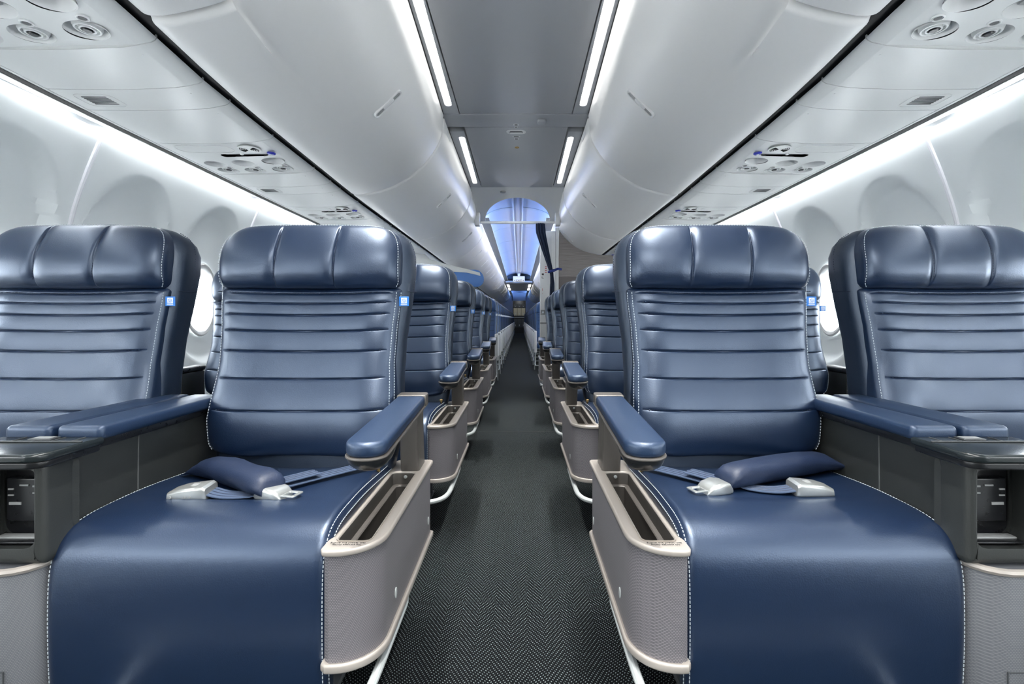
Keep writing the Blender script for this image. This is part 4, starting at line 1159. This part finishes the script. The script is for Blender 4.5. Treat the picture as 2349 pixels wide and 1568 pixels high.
# ------------------------------------------------------------------ right partition, curtain, rod
PD = 5.90
r = thing('partition_wall', 'grey wood-look partition behind the last right first class row', 'partition', (1.1, PD, 0))
mb = MB(); P = [(.50, 1.33), (1.79, 1.33), (1.70, 1.57), (1.60, 1.585), (1.10, 1.59), (1.04, 1.595)]+[(p[0], CAMZ+p[1]-.008) for p in BP[::-1] if .50 < p[0] < 1.0]
mb.slab(P, PD, PD+.03, .001, 1, tf=lambda a, b, c: (a, c, b))
mb.build('upper_panel', M['wood'], r, r.location)
mb = MB(); mb.box(.50, 1.80, PD-.006, PD+.03, .05, 1.33, .006, 2); mb.build('lower_panel', M['wood2'], r, r.location)
mb = MB(); mb.box(.46, .50, PD-.02, PD+.05, .0, 1.93, .008, 2); mb.build('edge_post', M['white'], r, r.location)
mb = MB(); mb.box(1.2, 1.25, PD+.0, PD+.03, 0, .06); mb.box(.7, .75, PD+.0, PD+.03, 0, .06); mb.build('foot', M['darkgrey'], r, r.location)
r = thing('partition_door_post', 'white vertical partition end with printed placards beside the curtain', 'partition post', (.36, PD, 0))
mb = MB(); mb.box(.272, .458, PD-.03, PD+.05, 0, 1.88, .008, 2); mb.build('post_panel', M['white'], r, r.location)
mb = MB(); mb.box(.40, .425, PD-.045, PD-.028, .20, 1.82, .006, 2); mb.build('post_rail', M['white'], r, r.location)
def flatb(x0, x1, z0, z1, m, name, dy=.0015): 
    mb = MB(); mb.box(x0, x1, PD-.03-dy, PD-.0295, z0, z1); return mb.build(name, m, r, r.location, smooth=False)
flatb(.293, .318, 1.345, 1.366, M['ink'], 'printed_symbol'); flatb(.293, .318, 1.305, 1.309, M['ink'], 'printed_symbol'); flatb(.293, .298, 1.305, 1.33, M['ink'], 'printed_symbol')
for q in range(4): flatb(.334, .352, 1.375+.022*q, 1.385+.022*q, M['red'], 'printed_line')
flatb(.300, .304, 1.155, 1.185, M['red'], 'printed_line'); flatb(.300, .304, 1.12, 1.125, M['red'], 'printed_line')
flatb(.278, .340, .865, .925, M['grey'], 'control_plate', .004); flatb(.296, .318, .885, .905, M['tagwhite'], 'control_button', .006)
flatb(.272, .36, .755, .772, M['grey'], 'bumper_strip', .008)
mb = MB(); mb.tube([(-.46, 5.55, CAMZ+1.10), (.46, 5.55, CAMZ+1.10)], .016, 10)
for s in (-1, 1): mb.box(s*.43, s*.49, 5.50, 5.60, CAMZ+1.06, CAMZ+1.22, .01, 2)
tag(mb.build('curtain_rod', M['white']), 'white curtain rod crossing the aisle below the arch', 'curtain rod')
# gathered curtain
rc = thing('curtain', 'navy gathered curtain tied with a blue strap at the right of the aisle', 'curtain', (.35, 5.55, .9))
mb = MB(); rings = []
def crv(t):   # t: 0 top .. 1 bottom -> centre x, half width, z
    z_ = lerp([(0, CAMZ+1.085), (1, .55)], t)
    return lerp([(0, .262), (.08, .268), (.42, .392), (.5, .40), (1, .385)], t), lerp([(0, .052), (.06, .056), (.40, .022), (.44, .018), (.52, .026), (1, .036)], t), z_
for i in range(41):
    t = i/40; cx, hw_, z_ = crv(t); ring = []
    for q in range(60):
        a = 2*PI*q/60; fold = 1+.28*math.sin(11*a+.5*math.sin(6*t))
        ring.append((cx+hw_*math.cos(a)*(.85+.15*fold), 5.55+(.030+hw_*.35)*math.sin(a)*fold, z_))
    rings.append(ring)
mb.loft(rings); mb.build('curtain_cloth', M['curtain'], rc, rc.location, sharp=80)
mb = MB(); P = [(.392+.033*math.cos(a), 5.55+.05*math.sin(a), 1.362+.01*math.cos(a)) for a in [2*PI*i/20 for i in range(20)]]
mb.tube(P, .014, 8, loop=True, cap=False); mb.tube([(.42, 5.53, 1.37), (.46, 5.50, 1.385), (.50, 5.52, 1.38)], .014, 8); mb.build('curtain_tie', M['tie'], rc, rc.location)
mb = MB()
for q in range(6): mb.box(.218+q*.0165, .226+q*.0165, 5.53, 5.57, CAMZ+1.075, CAMZ+1.095, .002, 1)
mb.build('curtain_hook', M['white'], rc, rc.location)
# left divider
r = thing('class_divider', 'grey and blue rounded divider panel hanging under the left bins', 'divider', (-.75, 5.75, 1.3))
def dv(x0, x1, z0, z1, y, m, name, rad):
    mb = MB(); mb.slab(rrect(x0, x1, z0, z1, rad, 8), y, y+.012, .003, 2, tf=lambda a, b, c: (a, c, b)); mb.build(name, m, r, r.location)
dv(-1.35, -.402, 1.195, 1.40, 5.752, M['divider'], 'blue_panel', [.01, .085, .11, .01])
mb = MB()
P = [(-.44, 1.325), (-.45, 1.365), (-.60, 1.405), (-.9, 1.48), (-1.04, 1.52), (-1.10, 1.585), (-1.35, 1.585), (-1.35, 1.39), (-.9, 1.385), (-.60, 1.363)]
mb.slab(P, 5.74, 5.768, .003, 2, tf=lambda a, b, c: (a, c, b)); mb.build('grey_panel', M['psu'], r, r.location)

# ------------------------------------------------------------------ galley at the far end
GY = 27.6
mb = MB(); mb.box(-1.9, 1.9, YEND+1.6, YEND+1.64, 0, 2.5); tag(mb.build('wall_back', M['darkgrey'], smooth=False), 'dark rear wall of the galley', kind='structure')
for s in (-1, 1):
    mb = MB(); mb.box(s*.36, s*1.85, GY-.9, GY-.86, 0, 2.3, .004, 1); tag(mb.build('lavatory_wall', M['ceil']), 'pale lavatory wall at the far %s of the cabin' % SIDE[s], 'partition')
mb = MB(); mb.box(-.42, .42, GY-.9, GY-.86, CAMZ+.98, 2.3, .004, 1); tag(mb.build('galley_header', M['ceil']), 'pale header over the rear galley doorway', 'header beam')
r = thing('galley_unit', 'dark rear galley with beige cupboard doors at the aisle end', 'galley', (0, GY+.4, 0))
mb = MB(); mb.box(-.9, .9, GY+.4, GY+.9, 0, 2.0, .01, 1); mb.build('galley_frame', M['black'], r, r.location)
for i in range(3):
    for (z0, z1, m) in ((.98, 1.42, 'beige'), (1.48, 1.64, 'darkgrey'), (.30, .80, 'darkgrey')):
        mb = MB(); x0 = -.33+i*.23; mb.box(x0, x0+.215, GY+.385, GY+.4, z0, z1, .006, 1); d = mb.build('galley_door', M[m], r, r.location)
        mb = MB(); mb.box(x0+.09, x0+.125, GY+.375, GY+.387, z0+.15*(z1-z0), z0+.35*(z1-z0), .003, 1); mb.build('door_latch', M['silver'], d, r.location)
mb = MB(); mb.box(-.40, .40, GY+.36, GY+.40, .86, .90, .004, 1); mb.build('galley_counter', M['silver'], r, r.location)
mb = MB(); mb.box(-.12, .12, GY-.86, GY-.5, CAMZ+1.02, CAMZ+1.05); tag(mb.build('galley_light', M['endw']), 'small white light at the rear galley ceiling', 'ceiling light')
HP = [(1.70, 1.56), (1.70, 1.66), (1.58, 1.95), (1.30, 2.22), (.9, 2.38), (.45, 2.45), (0, 2.47)]
HP = HP+[(-a, b) for a, b in HP[-2::-1]]
mb = MB(); mb.loft([[(a, y, b) for a, b in HP] for y in (YS0-.04, YEND+1.64)], cap=False, closed=False)
tag(mb.build('ceiling', M['darkgrey'], smooth=False, recalc=False), 'upper cabin shell hidden above bins and panels', kind='structure')
